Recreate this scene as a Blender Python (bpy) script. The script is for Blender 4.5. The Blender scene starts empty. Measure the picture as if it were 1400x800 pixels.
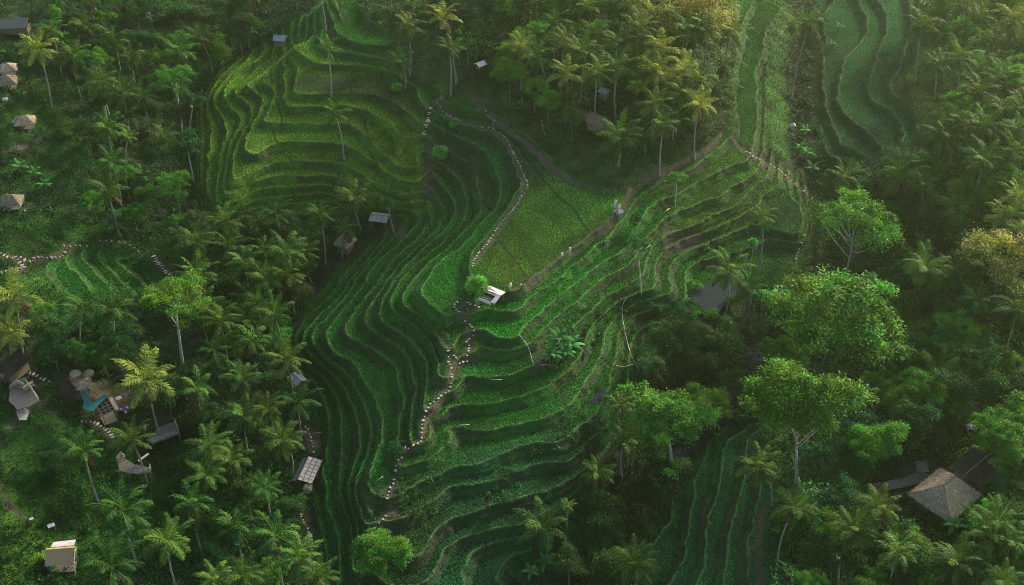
import bpy, math, random
import numpy as np
from mathutils import Vector, Matrix
random.seed(7)
RNG = np.random.default_rng(11)
R = math.radians
scene = bpy.context.scene
COL = scene.collection

# ------------------------------------------------------------------ camera
CAM_H, PITCH, FPX = 148.0, R(38.0), 1800.0
FWD = np.array([0, math.cos(PITCH), -math.sin(PITCH)])
UP = np.array([0, math.sin(PITCH), math.cos(PITCH)])
CAMP = np.array([0, 0, CAM_H])
STEP = 1.25                                   # metres per terrace

def ray(px, py):
    px = np.asarray(px, float); py = np.asarray(py, float)
    a = (px - 700) / FPX; b = (400 - py) / FPX
    return np.stack([a, FWD[1] + b * UP[1], FWD[2] + b * UP[2]], -1)

def at(px, py, z):
    d = ray(px, py)
    t = (np.asarray(z, float) - CAM_H) / d[..., 2]
    return CAMP + d * t[..., None]

def project(x, y, z):
    zz = z - CAM_H
    dep = y * FWD[1] + zz * FWD[2]
    u = y * UP[1] + zz * UP[2]
    return 700 + FPX * x / dep, 400 - FPX * u / dep

# ------------------------------------------------------------------ survey of the valley: contour lines and spot heights
CONT = [
 # ridge and west slope
 (0, [(588,150),(600,156),(626,171),(645,178),(668,181),(685,190),(694,203),(699,215),(708,232),(717,250),(716,258),(707,270),(697,287),(680,303),(672,315),(663,332),(650,344),(643,356),(640,372),(640,395),(650,412),(655,422)]),
 (-1, [(590,165),(600,178),(630,190),(650,198),(672,215),(680,235),(687,255),(690,270),(681,285),(655,305),(651,321),(633,339),(615,348),(600,358),(585,372),(572,388),(566,404),(577,415),(592,428),(601,437),(612,450),(619,470)]),
 (-2, [(588,190),(597,200),(615,208),(635,222),(645,240),(650,262),(658,280),(655,296),(640,312),(625,328),(608,345),(590,358),(572,374),(558,390),(545,418),(554,427),(569,434),(580,445),(593,460),(600,472),(606,490),(610,510)]),
 (-3, [(590,215),(597,222),(610,232),(625,245),(632,268),(640,285),(636,300),(620,318),(603,335),(585,350),(565,364),(548,380),(536,400),(532,422),(544,428),(557,436),(572,448),(586,460),(593,484),(598,500),(596,530),(590,545)]),
 (-4, [(594,240),(600,250),(612,272),(622,290),(618,303),(605,318),(590,332),(570,350),(552,366),(540,380),(528,398),(518,425),(520,440),(532,448),(544,458),(556,466),(563,475),(572,484),(580,490),(582,505),(582,525),(578,543),(574,561),(572,585),(571,597)]),
 (-5, [(594,266),(598,278),(606,295),(600,312),(585,328),(565,345),(550,358),(535,374),(522,394),(512,412),(500,432),(499,441),(502,450),(514,457),(526,461),(535,470),(550,482),(559,493),(561,505),(564,525),(563,555),(561,577),(560,600)]),
 (-6, [(585,290),(590,302),(582,317),(568,330),(548,348),(533,362),(520,378),(510,393),(500,410),(485,432),(469,450),(475,463),(490,466),(502,475),(517,482),(529,490),(538,503),(545,517),(552,535),(549,565),(541,600),(535,615)]),
 (-7, [(570,295),(572,308),(560,322),(545,336),(528,350),(512,364),(500,380),(490,397),(478,415),(460,442),(441,461),(445,472),(451,485),(463,491),(475,496),(484,508),(493,518),(503,531),(511,544),(517,562),(521,582),(520,603),(514,622),(505,640),(495,650),(490,662),(490,674),(498,690),(502,705)]),
 (-8, [(553,305),(545,320),(530,335),(514,350),(500,363),(488,378),(480,392),(470,408),(455,430),(430,455),(426,468),(440,485),(455,500),(470,508),(479,516),(488,532),(496,550),(502,568),(506,585),(508,600),(505,618),(495,632),(486,650),(483,670),(487,690),(495,710),(496,730)]),
 (-9, [(526,328),(505,354),(491,368),(481,380),(473,392),(463,407),(445,428),(420,450),(410,468),(425,490),(445,507),(460,520),(468,530),(477,546),(484,562),(490,578),(494,597),(493,615),(488,632),(478,655),(474,675),(478,695),(487,715),(488,740),(486,770)]),
 (-10, [(514,331),(495,349),(478,363),(464,377),(457,396),(448,408),(430,425),(408,446),(400,468),(410,490),(423,502),(435,511),(450,531),(458,543),(461,560),(464,573),(464,594),(463,615),(461,635),(463,659),(465,676),(473,698),(480,716),(482,740),(480,800)]),
 (-11, [(495,340),(470,358),(455,370),(445,392),(432,408),(412,428),(396,446),(390,470),(400,492),(412,507),(425,522),(436,540),(446,560),(448,590),(444,620),(436,650),(443,665),(442,683),(447,704),(453,725),(458,745),(460,810)]),
 # east slope
 (0, [(672,392),(689,399),(710,399),(717,394),(760,358),(775,345),(796,330),(810,318),(826,312),(835,300),(850,289),(857,273),(871,252),(930,228),(960,208),(980,190)]),
 (-1, [(660,418),(669,420),(695,427),(712,424),(717,410),(753,392),(774,380),(778,367),(790,357),(808,337),(830,325),(842,310),(850,298),(865,276),(890,256),(914,243),(930,235),(965,212),(985,195),(992,190)]),
 (-2, [(652,431),(659,440),(665,463),(687,467),(706,465),(717,450),(730,435),(759,414),(790,392),(800,377),(823,356),(844,351),(857,342),(862,325),(865,312),(877,297),(883,288),(899,276),(922,268),(937,258),(950,248),(972,238),(983,230),(1002,224),(1022,221)]),
 (-3, [(648,467),(662,475),(687,482),(717,473),(730,461),(743,450),(767,427),(796,413),(810,400),(823,384),(833,374),(857,364),(868,352),(880,335),(893,318),(905,302),(928,286),(947,279),(970,271),(983,271),(989,265),(992,254),(1013,250),(1028,239),(1035,235)]),
 (-4, [(626,515),(648,517),(665,520),(695,514),(728,503),(745,490),(765,470),(785,450),(800,437),(822,420),(838,405),(865,391),(880,380),(884,355),(895,332),(920,318),(950,307),(970,297),(995,286),(1007,283),(1016,272),(1031,253),(1044,245),(1049,241)]),
 (-5, [(603,557),(623,556),(650,559),(672,554),(702,548),(740,539),(760,525),(780,505),(795,480),(805,455),(815,440),(830,425),(850,410),(880,402),(900,396),(898,382),(895,365),(900,350),(922,333),(940,325),(971,315),(998,306),(1010,297),(1025,285),(1034,279),(1036,270),(1049,258),(1071,250)]),
 (-6, [(590,588),(626,584),(656,592),(680,589),(698,585),(737,578),(770,565),(790,545),(810,510),(822,480),(830,455),(845,435),(860,423),(880,411),(907,406),(919,403),(926,399),(920,390),(917,369),(925,350),(945,340),(975,330),(1000,318),(1040,306),(1058,295),(1077,286),(1079,279)]),
 (-7, [(566,663),(575,655),(597,654),(609,642),(624,636),(648,639),(671,636),(700,615),(737,606),(770,613),(780,593),(803,580),(822,560),(832,530),(842,490),(850,460),(865,434),(895,424),(925,421),(942,411),(943,384),(938,370),(955,358),(980,350),(1025,345),(1043,333),(1048,328),(1062,325),(1079,328),(1095,333)]),
 (-8, [(590,685),(611,663),(632,660),(656,660),(689,658),(733,633),(767,636),(787,623),(810,600),(840,580),(855,550),(862,520)]),
 (-9, [(560,773),(569,764),(584,750),(588,735),(597,720),(605,711),(623,704),(644,698),(662,695),(674,689),(695,686),(725,680),(765,668),(800,648),(830,625)]),
 (-10, [(588,790),(599,770),(602,755),(612,746),(626,737),(650,732),(674,728),(695,725),(730,712),(765,692),(800,668)]),
 (-11, [(609,785),(626,777),(638,759),(653,749),(671,741),(683,737),(702,737),(722,735)]),
 (-12, [(670,800),(686,770),(689,762),(707,757)]),
 # amphitheatre
 (-1, [(411,100),(404,106),(402,128),(411,131),(450,127),(490,128),(514,132),(538,140),(556,152),(571,162),(575,172)]),
 (-2, [(395,95),(390,103),(390,124),(391,142),(397,146),(420,143),(447,143),(466,144),(490,150),(512,160),(532,166),(544,171),(547,185),(545,200),(540,212),(546,217),(574,218)]),
 (-3, [(370,98),(358,107),(372,121),(375,136),(363,154),(352,167),(380,168),(405,169),(440,170),(472,171),(490,178),(497,186),(514,204),(527,215),(537,219),(560,224),(580,226)]),
 (-4, [(400,72),(390,80),(365,98),(345,112),(335,117),(350,127),(358,140),(352,155),(344,168),(338,197),(335,206),(342,215),(354,211),(363,202),(382,194),(405,193),(456,197),(480,205),(505,221),(523,231),(544,243),(565,251),(584,251)]),
 (-5, [(375,80),(340,105),(320,122),(322,128),(338,140),(342,155),(335,175),(325,200),(318,225),(309,250),(318,253),(334,244),(354,233),(367,224),(390,220),(420,220),(456,225),(470,230),(490,242),(512,255),(535,266),(565,273)]),
 (-6, [(370,68),(350,85),(320,108),(301,128),(306,135),(318,146),(328,160),(322,180),(312,205),(308,240),(301,268),(310,272),(322,272),(330,263),(345,250),(367,241),(390,240),(420,241),(445,242),(462,246),(485,257),(510,270),(535,281)]),
 (-7, [(345,75),(330,90),(300,115),(290,138),(294,147),(305,160),(312,185),(305,205),(303,230),(298,255),(285,280),(305,285),(325,278),(333,268),(345,259),(360,257),(390,256),(438,252),(462,260),(490,272),(515,283)]),
 (-8, [(325,82),(295,110),(280,140),(286,160),(292,185),(288,215),(283,245),(272,285),(300,293),(330,285),(345,274),(354,272),(375,271),(420,266),(445,263),(470,273),(495,284)]),
 (-9, [(310,85),(278,120),(272,150),(276,185),(274,220),(270,260),(262,290),(300,302),(345,286),(380,281),(420,278),(450,273),(480,286),(505,296)]),
 (-10, [(300,310),(330,298),(400,292),(450,287),(485,299),(510,309)]),
 # far strip beside the gully
 (-1, [(999,170),(998,120),(1003,70),(1013,40),(1030,0)]),
 (-2, [(1024,216),(1035,190),(1037,140),(1035,95),(1042,60),(1066,20),(1085,3)]),
 (-3, [(1038,220),(1047,185),(1047,140),(1050,100),(1062,65),(1074,45)]),
 (-4, [(1056,205),(1057,150),(1062,105),(1076,75)]),
 (-5, [(1067,215),(1066,160),(1072,115)]),
 (-6, [(1077,225),(1075,170)]),
 # far right fields
 (-6, [(1113,-20),(1110,40),(1108,120),(1115,180),(1130,220)]),
 (-5, [(1140,-20),(1126,30),(1120,93),(1127,127),(1137,163),(1150,200)]),
 (-4, [(1168,-20),(1172,0),(1187,27),(1183,47),(1150,90),(1144,140),(1153,150),(1172,170),(1192,185),(1206,202)]),
 (-3, [(1195,-20),(1198,0),(1213,33),(1200,83),(1187,113),(1193,140),(1217,143),(1232,160),(1248,186)]),
 (-2, [(1240,-20),(1250,40),(1240,80),(1217,103),(1217,128),(1245,150)]),
 # near right bands
 (-13, [(917,707),(905,722),(890,730),(875,760),(860,800)]),
 (-12, [(950,640),(946,695),(940,710),(935,725),(931,758),(915,800)]),
 (-11, [(976,600),(980,632),(976,660),(964,695),(959,717),(961,740),(957,770),(950,800)]),
 (-10, [(1016,596),(1012,640),(1007,680),(997,702),(991,730),(986,755),(985,800)]),
 (-9, [(1040,590),(1040,650),(1028,700),(1015,750),(1012,800)]),
 (-8, [(1060,600),(1062,680),(1050,740),(1045,800)]),
 # left bank
 (-6, [(55,362),(75,395),(85,412)]),(-7, [(85,352),(105,378),(130,410)]),(-8, [(105,345),(130,375),(160,410)]),(-9, [(130,345),(150,368),(178,402)]),(-10, [(150,348),(175,372),(205,402)]),
]
SPOT = [
 [(655,425,-.7),(640,450,-1.8),(622,480,-2.6),(618,515,-3.3),(600,545,-3.7),(580,575,-4),(575,603,-4.6),(555,615,-5.3),(545,640,-6),(535,665,-6.5),(530,690,-7.2),(518,715,-8),(505,740,-8.8),(500,770,-9.6),(500,800,-10.5)],
 [(480,338,-12),(455,350,-12),(440,375,-12),(425,400,-12),(405,420,-12),(388,440,-12),(382,470,-12),(392,500,-12),(405,525,-12),(420,560,-12),(428,590,-12),(424,640,-12.2),(425,680,-12.4),(430,720,-12.7),(437,760,-13),(440,810,-13.3)],
 [(577,187,-2.2),(583,215,-3.4),(588,235,-4.2),(592,262,-5),(585,280,-6.2),(565,290,-7.5),(540,300,-9),(515,315,-10.3)],
 [(1096,-20,-6),(1092,60,-6.4),(1085,130,-6.8),(1088,200,-8),(1110,250,-9.5),(1130,300,-10.5),(1120,380,-11.5),(1080,440,-12),(1030,490,-12.6),(1000,545,-13),(960,590,-13.4),(905,670,-14),(850,760,-14.6),(830,810,-15)],
 [(720,790,-13),(760,770,-13.7),(800,740,-14.0),(850,700,-14.2)],
 [(900,470,-9.5),(905,520,-11.5),(940,560,-13)],
 [(1100,650,-8),(1120,810,-8.5)],[(1150,480,-10.5),(1180,600,-8.5),(1200,810,-8)],
 [(1200,300,-8),(1230,420,-8),(1280,560,-7),(1300,700,-6.5),(1320,810,-7)],
 [(1260,200,-2),(1300,300,-4),(1330,450,-5),(1400,620,-4.5),(1410,810,-5)],
 [(1290,-10,1),(1330,120,1),(1400,220,2),(1420,400,1)],
 [(1260,0,-.3),(1262,100,-.7),(1270,180,-1.2)],
 [(560,80,1.5),(620,90,2.5),(680,120,1.8),(740,170,1.5),(800,215,1.5),(860,235,1.2),(930,215,1),(980,175,.5)],
 [(560,0,5),(640,30,5.5),(720,70,5),(800,120,5),(880,130,4),(960,110,2)],
 [(650,-10,7),(760,-10,10),(850,-10,10),(930,-10,6),(990,0,2)],
 [(590,135,1),(640,155,1),(665,160,.8),(700,185,.9),(735,210,.9),(752,228,.9),(790,252,.9),(830,262,.9),(862,256,.9)],
 [(450,-10,3),(480,50,2.5),(520,75,1.5)],[(400,60,.5),(430,72,.8),(500,85,.6)],[(411,95,-.2),(470,92,-.2),(530,98,-.2),(565,125,-.2)],
 [(330,-10,-9),(290,60,-11),(262,130,-12),(255,200,-12.5),(262,270,-13),(290,325,-13),(340,370,-13.2),(375,410,-13),(382,470,-12.4)],
 [(200,-10,-5),(180,100,-6),(190,200,-8),(200,290,-9.5),(240,400,-11.5),(330,500,-12),(360,600,-12.2),(380,720,-13),(390,810,-13.5)],
 [(90,-10,-1),(100,100,-2),(110,200,-4.5),(110,280,-6),(60,345,-5)],
 [(0,-10,2),(0,150,1.5),(0,250,-1),(0,350,-2.5),(0,480,-2),(0,600,-3),(0,700,-4.5),(0,810,-6.5)],
 [(60,520,-4.5),(70,620,-6),(60,720,-7),(90,810,-9)],
 [(150,500,-8),(140,560,-7.5),(180,640,-9.5),(190,720,-11),(210,810,-12)],[(250,560,-10.5),(290,700,-12.3)],
]
FLAT = [(.45, [(724,262),(690,310),(662,345),(655,370),(690,390),(712,388),(790,326),(840,290),(860,264),(800,262),(755,236),(738,250)]),
        (.5, [(680,178),(735,216),(748,232),(732,252),(722,240),(708,212),(698,192)]),
        (-8+.4, [(950,395),(1000,378),(998,415),(970,432),(950,430)]),
        (-8+.5, [(1050,345),(1090,348),(1082,395),(1045,392)]),
        (-6+.35, [(1060,300),(1095,275),(1100,300),(1090,322),(1058,318)]),
        (-1+.5, [(410,108),(480,106),(520,112),(530,125),(500,123),(410,125)])]
TERR = [
 [(262,300),(268,190),(272,140),(300,95),(345,68),(385,40),(430,10),(450,-20),(470,-20),(520,40),(545,80),(560,112),(600,115),(650,140),(680,155),(720,180),(760,222),(800,252),(860,262),(920,238),(985,186),(1003,178),(1000,60),(1010,-20),(1090,-20),(1064,25),(1050,70),(1046,130),(1044,195),(1062,222),(1110,262),(1110,330),(1100,400),(1040,405),(1000,385),(1000,430),(930,440),(860,520),(840,600),(800,655),(770,700),(730,820),(450,820),(432,700),(427,640),(438,590),(415,530),(392,470),(430,405),(470,365),(530,318),(540,300),(500,292),(440,295),(330,295)],
 [(1100,-20),(1262,-20),(1255,80),(1225,110),(1255,190),(1200,215),(1160,240),(1128,230),(1112,130),(1118,60)],
 [(965,590),(1040,575),(1056,650),(1062,820),(840,820),(870,740),(920,680),(945,640)],
 [(55,358),(110,342),(205,345),(228,380),(205,408),(110,412),(70,395)],
]

G = 0.5
X0, X1, Y0, Y1 = -175.0, 175.0, 78.0, 372.0
NX, NY = int((X1 - X0) / G), int((Y1 - Y0) / G)

def resample(P, step):
    P = np.asarray(P, float); seg = np.hypot(*(P[1:, :2] - P[:-1, :2]).T)
    s = np.concatenate([[0], np.cumsum(seg)])
    n = max(2, int(s[-1] / step) + 1); q = np.linspace(0, s[-1], n)
    return np.stack([np.interp(q, s, P[:, k]) for k in range(P.shape[1])], 1)

def smooth_line(P, it=2):
    P = np.asarray(P, float)
    for _ in range(it):
        a, b = P[:-1] * .75 + P[1:] * .25, P[:-1] * .25 + P[1:] * .75
        Q = np.empty((2 * len(a), P.shape[1])); Q[0::2] = a; Q[1::2] = b
        P = np.vstack([P[:1], Q, P[-1:]])
    return P

def inpoly(px, py, poly):
    c = np.zeros(np.shape(px), bool); n = len(poly)
    for i in range(n):
        xa, ya = poly[i]; xb, yb = poly[(i + 1) % n]
        if ya == yb: continue
        c ^= ((ya > py) != (yb > py)) & (px < (xb - xa) * (py - ya) / (yb - ya) + xa)
    return c

def blur(A, s):
    r = int(3 * s + 1); k = np.exp(-.5 * (np.arange(-r, r + 1) / s) ** 2); k /= k.sum()
    P = np.pad(A, ((r, r), (0, 0)), mode='edge'); B = sum(k[i] * P[i:i + A.shape[0]] for i in range(2 * r + 1))
    P = np.pad(B, ((0, 0), (r, r)), mode='edge'); return sum(k[i] * P[:, i:i + A.shape[1]] for i in range(2 * r + 1))

def solve():
    acc = np.zeros((NY, NX)); cnt = np.zeros((NY, NX))
    def put(xyz, L):
        i = ((xyz[:, 1] - Y0) / G).astype(int); j = ((xyz[:, 0] - X0) / G).astype(int)
        ok = (i >= 0) & (i < NY) & (j >= 0) & (j < NX)
        np.add.at(acc, (i[ok], j[ok]), L[ok]); np.add.at(cnt, (i[ok], j[ok]), 1)
    for L, P in CONT:
        q = resample(smooth_line(P), 1.0); put(at(q[:, 0], q[:, 1], np.full(len(q), L * STEP)), np.full(len(q), float(L)))
    for P in SPOT:
        q = resample(smooth_line(P), 1.0); put(at(q[:, 0], q[:, 1], q[:, 2] * STEP), q[:, 2])
    yy, xx = np.mgrid[0:NY, 0:NX]; wx = X0 + (xx + .5) * G; wy = Y0 + (yy + .5) * G
    for L, poly in FLAT:
        px, py = project(wx, wy, math.floor(L) * STEP + 0 * wx)
        m = inpoly(px, py, poly) & (cnt == 0); acc[m] += L; cnt[m] += 1
    m = cnt > 0; val = np.where(m, acc / np.maximum(cnt, 1), 0)
    pyr = [(m, val)]
    for _ in range(6):
        a, b = pyr[-1]; h, w = a.shape; h2, w2 = (h + 1) // 2, (w + 1) // 2
        A = np.zeros((h2 * 2, w2 * 2)); B = A.copy(); A[:h, :w] = a; B[:h, :w] = a * b
        n = A.reshape(h2, 2, w2, 2).sum((1, 3)); s = B.reshape(h2, 2, w2, 2).sum((1, 3))
        pyr.append((n > 0, np.where(n > 0, s / np.maximum(n, 1), 0)))
    U = np.full(pyr[-1][0].shape, pyr[-1][1][pyr[-1][0]].mean())
    for a, b in reversed(pyr):
        if U.shape != a.shape: U = np.repeat(np.repeat(U, 2, 0), 2, 1)[:a.shape[0], :a.shape[1]]
        U[a] = b[a]
        for _ in range(160 if a.size > 2e5 else 400):
            P = np.pad(U, 1, mode='edge'); U = .25 * (P[:-2, 1:-1] + P[2:, 1:-1] + P[1:-1, :-2] + P[1:-1, 2:]); U[a] = b[a]
    px, py = project(wx, wy, U * STEP)
    T = np.zeros(U.shape)
    for poly in TERR: T[inpoly(px, py, poly)] = 1
    T = blur(T, 3.0)
    Us, Ub = blur(U, 1.3), blur(U, 6.0)
    U = Us * T + Ub * (1 - T)
    gy, gx = np.gradient(U, G); g = blur(np.hypot(gx, gy), 2.0)
    return U, T, g
LG, TG, GG = solve()

def bil(A, x, y):
    u = np.clip((np.asarray(x, float) - X0) / G - .5, 0, NX - 1.001); v = np.clip((np.asarray(y, float) - Y0) / G - .5, 0, NY - 1.001)
    j = u.astype(int); i = v.astype(int); u = u - j; v = v - i
    return (A[i, j] * (1 - u) + A[i, j + 1] * u) * (1 - v) + (A[i + 1, j] * (1 - u) + A[i + 1, j + 1] * u) * v

def hash2(i, j, s):
    n = (i.astype(np.int64) * 374761393 + j.astype(np.int64) * 668265263 + s * 144665) & 0x7fffffff
    n = ((n ^ (n >> 13)) * 1274126177) & 0x7fffffff
    return ((n ^ (n >> 16)) & 0xffff) / 65535.0

def noise(x, y, sc, seed=0):
    x = np.asarray(x, float) / sc; y = np.asarray(y, float) / sc
    i = np.floor(x); j = np.floor(y); u = x - i; v = y - j; i = i.astype(np.int64); j = j.astype(np.int64)
    u = u * u * (3 - 2 * u); v = v * v * (3 - 2 * v)
    return ((hash2(i, j, seed) * (1 - u) + hash2(i + 1, j, seed) * u) * (1 - v) + (hash2(i, j + 1, seed) * (1 - u) + hash2(i + 1, j + 1, seed) * u) * v) * 2 - 1

def sstep(a, b, x):
    t = np.clip((x - a) / (b - a), 0, 1); return t * t * (3 - 2 * t)

def terrain(x, y, full=False):
    x = np.asarray(x, float); y = np.asarray(y, float)
    L = bil(LG, x, y); T = bil(TG, x, y); g = np.maximum(bil(GG, x, y), .02)
    wob = .6 * noise(x, y, 3.4, 1) + .4 * noise(x, y, 1.4, 2)
    Lw = L + np.clip(g * .5, 0, .18) * wob + .22 * noise(x, y, 12, 7) * np.clip(g * 6 - .3, 0, 1)
    n = np.floor(Lw); f = Lw - n
    r = np.clip(1.25 * g, .03, .5)
    s = np.clip((f - (1 - r)) / r, 0, 1)
    bw = np.clip(.45 * g, .008, .2)
    bund = np.exp(-(f / bw) ** 2)
    k2 = sstep(-.1, .35, noise(x, y, 14, 6)) * sstep(.1, .3, g)
    two = .5 * sstep(0, .42, s) + .5 * sstep(.58, 1, s)
    rise = s ** .8 * (1 - k2) + two * k2
    cross = np.exp(-((np.mod((x * .83 + y * (.35 + .25 * np.sin(n * 2.3))) / 15.5 + n * .371 + .04 * noise(x, y, 6, 8), 1) - .5) * 15.5 / .28) ** 2) * (s <= 0)
    zt = STEP * (n + rise) + .18 * bund * (1 - 0) + .1 * noise(x, y, .8, 3) * s + .1 * cross
    zt = zt + .05 * f * 0
    zf = STEP * L + .55 * noise(x, y, 5, 4) + .25 * noise(x, y, 1.8, 5)
    z = zt * T + zf * (1 - T)
    z = np.where((y > Y1 - 2) | (y < Y0 + 2) | (abs(x) > X1 - 2), zf, z)
    if not full: return z
    return z, dict(L=L, T=T, g=g, n=n, f=f, r=r, s=s, bund=bund, cross=cross)

def ground(px, py):
    """where the line of sight through a survey mark meets the terrain"""
    d = ray(float(px), float(py)); t = np.linspace((22 - CAM_H) / d[2], (-34 - CAM_H) / d[2], 900)
    p = CAMP + d * t[:, None]; k = p[:, 2] - terrain(p[:, 0], p[:, 1])
    i = int(np.argmax(k < 0)) if (k < 0).any() else len(t) - 1
    if i == 0: i = 1
    a = k[i - 1] / max(1e-6, k[i - 1] - k[i]); q = p[i - 1] + (p[i] - p[i - 1]) * np.clip(a, 0, 1)
    return Vector((q[0], q[1], float(terrain(q[0], q[1]))))

# ------------------------------------------------------------------ helpers
def mesh_np(name, V, F, mat, col=None, smooth=False, mats=None, mi=None):
    V = np.asarray(V, np.float32).reshape(-1, 3); F = np.asarray(F, np.int32); k = F.shape[1]
    me = bpy.data.meshes.new(name)
    me.vertices.add(len(V)); me.vertices.foreach_set('co', V.ravel())
    me.loops.add(F.size); me.loops.foreach_set('vertex_index', F.ravel())
    me.polygons.add(len(F)); me.polygons.foreach_set('loop_start', np.arange(0, F.size, k, dtype=np.int32)); me.polygons.foreach_set('loop_total', np.full(len(F), k, np.int32))
    if smooth: me.polygons.foreach_set('use_smooth', np.ones(len(F), bool))
    me.update()
    if col is not None:
        ca = me.color_attributes.new('Col', 'FLOAT_COLOR', 'POINT')
        col = np.asarray(col, np.float32).reshape(-1, 3)
        if len(col) == 1: col = np.repeat(col, len(V), 0)
        ca.data.foreach_set('color', np.concatenate([col, np.ones((len(V), 1), np.float32)], 1).ravel())
    me.materials.append(mat)
    return me

def link(name, me, parent=None, loc=None, kind=None):
    o = bpy.data.objects.new(name, me); COL.objects.link(o)
    if parent is not None: o.parent = parent
    if loc is not None: o.location = loc
    if kind: o['kind'] = kind
    return o

def tag(o, label, cat, group=None, kind=None):
    o['label'] = label; o['category'] = cat
    if group: o['group'] = group
    if kind: o['kind'] = kind
    return o

def thing(name, loc, label, cat, rz=0, group=None):
    o = bpy.data.objects.new(name, None); COL.objects.link(o); o.empty_display_size = .5
    o.location = loc; o.rotation_euler = (0, 0, rz)
    return tag(o, label, cat, group)

class MB:
    """collects boxes, tubes and sheets into one mesh (mixed quads)"""
    def __init__(s): s.v = []; s.f = []
    def add(s, V, F):
        n = len(s.v); s.v += [tuple(map(float, p)) for p in V]; s.f += [tuple(n + i for i in f) for f in F]; return s
    def box(s, c, d, rz=0, rx=0, ry=0):
        M = Matrix.Translation(c) @ Matrix.Rotation(rz, 4, 'Z') @ Matrix.Rotation(ry, 4, 'Y') @ Matrix.Rotation(rx, 4, 'X')
        V = [M @ Vector((x * d[0] / 2, y * d[1] / 2, z * d[2] / 2)) for x in (-1, 1) for y in (-1, 1) for z in (-1, 1)]
        return s.add(V, [(0, 1, 3, 2), (4, 6, 7, 5), (0, 4, 5, 1), (2, 3, 7, 6), (0, 2, 6, 4), (1, 5, 7, 3)])
    def tube(s, P, r, n=7, cap=True):
        P = [Vector(p) for p in P]; r = r if hasattr(r, '__len__') else [r] * len(P); V = []
        for i, p in enumerate(P):
            t = (P[min(i + 1, len(P) - 1)] - P[max(i - 1, 0)]).normalized()
            a = t.cross(Vector((0, 1, 0.13))).normalized(); b = t.cross(a)
            V += [p + (a * math.cos(k * 2 * math.pi / n) + b * math.sin(k * 2 * math.pi / n)) * r[i] for k in range(n)]
        F = [(i * n + k, i * n + (k + 1) % n, (i + 1) * n + (k + 1) % n, (i + 1) * n + k) for i in range(len(P) - 1) for k in range(n)]
        if cap: F += [tuple(range(n))[::-1], tuple((len(P) - 1) * n + k for k in range(n))]
        return s.add(V, F)
    def slab(s, Q, th):
        """a sheet given by its corner points, extruded downwards"""
        Q = [Vector(q) for q in Q]; n = len(Q); V = Q + [q - Vector((0, 0, th)) for q in Q]
        return s.add(V, [tuple(range(n)), tuple(range(2 * n - 1, n - 1, -1))] + [(i, n + i, n + (i + 1) % n, (i + 1) % n) for i in range(n)])
    def build(s, name, mat, parent=None, smooth=False, bevel=0):
        me = bpy.data.meshes.new(name); me.from_pydata(s.v, [], s.f); me.update()
        import bmesh
        bm = bmesh.new(); bm.from_mesh(me); bmesh.ops.recalc_face_normals(bm, faces=bm.faces)
        if bevel: bmesh.ops.bevel(bm, geom=bm.edges[:], offset=bevel, segments=1, affect='EDGES')
        bm.to_mesh(me); bm.free()
        if smooth: me.polygons.foreach_set('use_smooth', np.ones(len(me.polygons), bool))
        if mat: me.materials.append(mat)
        return link(name, me, parent)

# ------------------------------------------------------------------ materials
def new_mat(name):
    m = bpy.data.materials.new(name); m.use_nodes = True; nt = m.node_tree; nt.nodes.clear()
    out = nt.nodes.new('ShaderNodeOutputMaterial')
    return m, nt, out

def N(nt, t, **kw):
    n = nt.nodes.new(t)
    for k, v in kw.items():
        if k in n.inputs: n.inputs[k].default_value = v
        else: setattr(n, k, v)
    return n

def mat_leaf(name, trans=.35, sat=1.0, rough=.55):
    m, nt, out = new_mat(name); L = nt.links.new
    a = N(nt, 'ShaderNodeAttribute', attribute_name='Col'); oi = N(nt, 'ShaderNodeObjectInfo')
    geo = N(nt, 'ShaderNodeNewGeometry')
    hsv = N(nt, 'ShaderNodeHueSaturation', Saturation=sat)
    mr = N(nt, 'ShaderNodeMapRange'); mr.inputs[3].default_value = .75; mr.inputs[4].default_value = 1.3; L(oi.outputs['Random'], mr.inputs[0])
    mh = N(nt, 'ShaderNodeMapRange'); mh.inputs[3].default_value = .485; mh.inputs[4].default_value = .515
    mul = N(nt, 'ShaderNodeMath', operation='MULTIPLY'); mul.inputs[1].default_value = 7.31; fr = N(nt, 'ShaderNodeMath', operation='FRACT')
    L(oi.outputs['Random'], mul.inputs[0]); L(mul.outputs[0], fr.inputs[0]); L(fr.outputs[0], mh.inputs[0]); L(mh.outputs[0], hsv.inputs['Hue'])
    mi = N(nt, 'ShaderNodeMapRange'); mi.inputs[3].default_value = .7; mi.inputs[4].default_value = 1.35; L(geo.outputs['Random Per Island'], mi.inputs[0])
    mm = N(nt, 'ShaderNodeMath', operation='MULTIPLY'); L(mr.outputs[0], mm.inputs[0]); L(mi.outputs[0], mm.inputs[1]); L(mm.outputs[0], hsv.inputs['Value'])
    L(a.outputs['Color'], hsv.inputs['Color'])
    b = N(nt, 'ShaderNodeBsdfPrincipled', Roughness=rough); b.inputs['Specular IOR Level'].default_value = .12; L(hsv.outputs[0], b.inputs['Base Color'])
    t = N(nt, 'ShaderNodeBsdfTranslucent'); g2 = N(nt, 'ShaderNodeHueSaturation', Hue=.485, Saturation=1.1, Value=1.25); L(hsv.outputs[0], g2.inputs['Color']); L(g2.outputs[0], t.inputs['Color'])
    mx = N(nt, 'ShaderNodeMixShader'); mx.inputs[0].default_value = trans; L(b.outputs[0], mx.inputs[1]); L(t.outputs[0], mx.inputs[2]); L(mx.outputs[0], out.inputs['Surface'])
    return m

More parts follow.
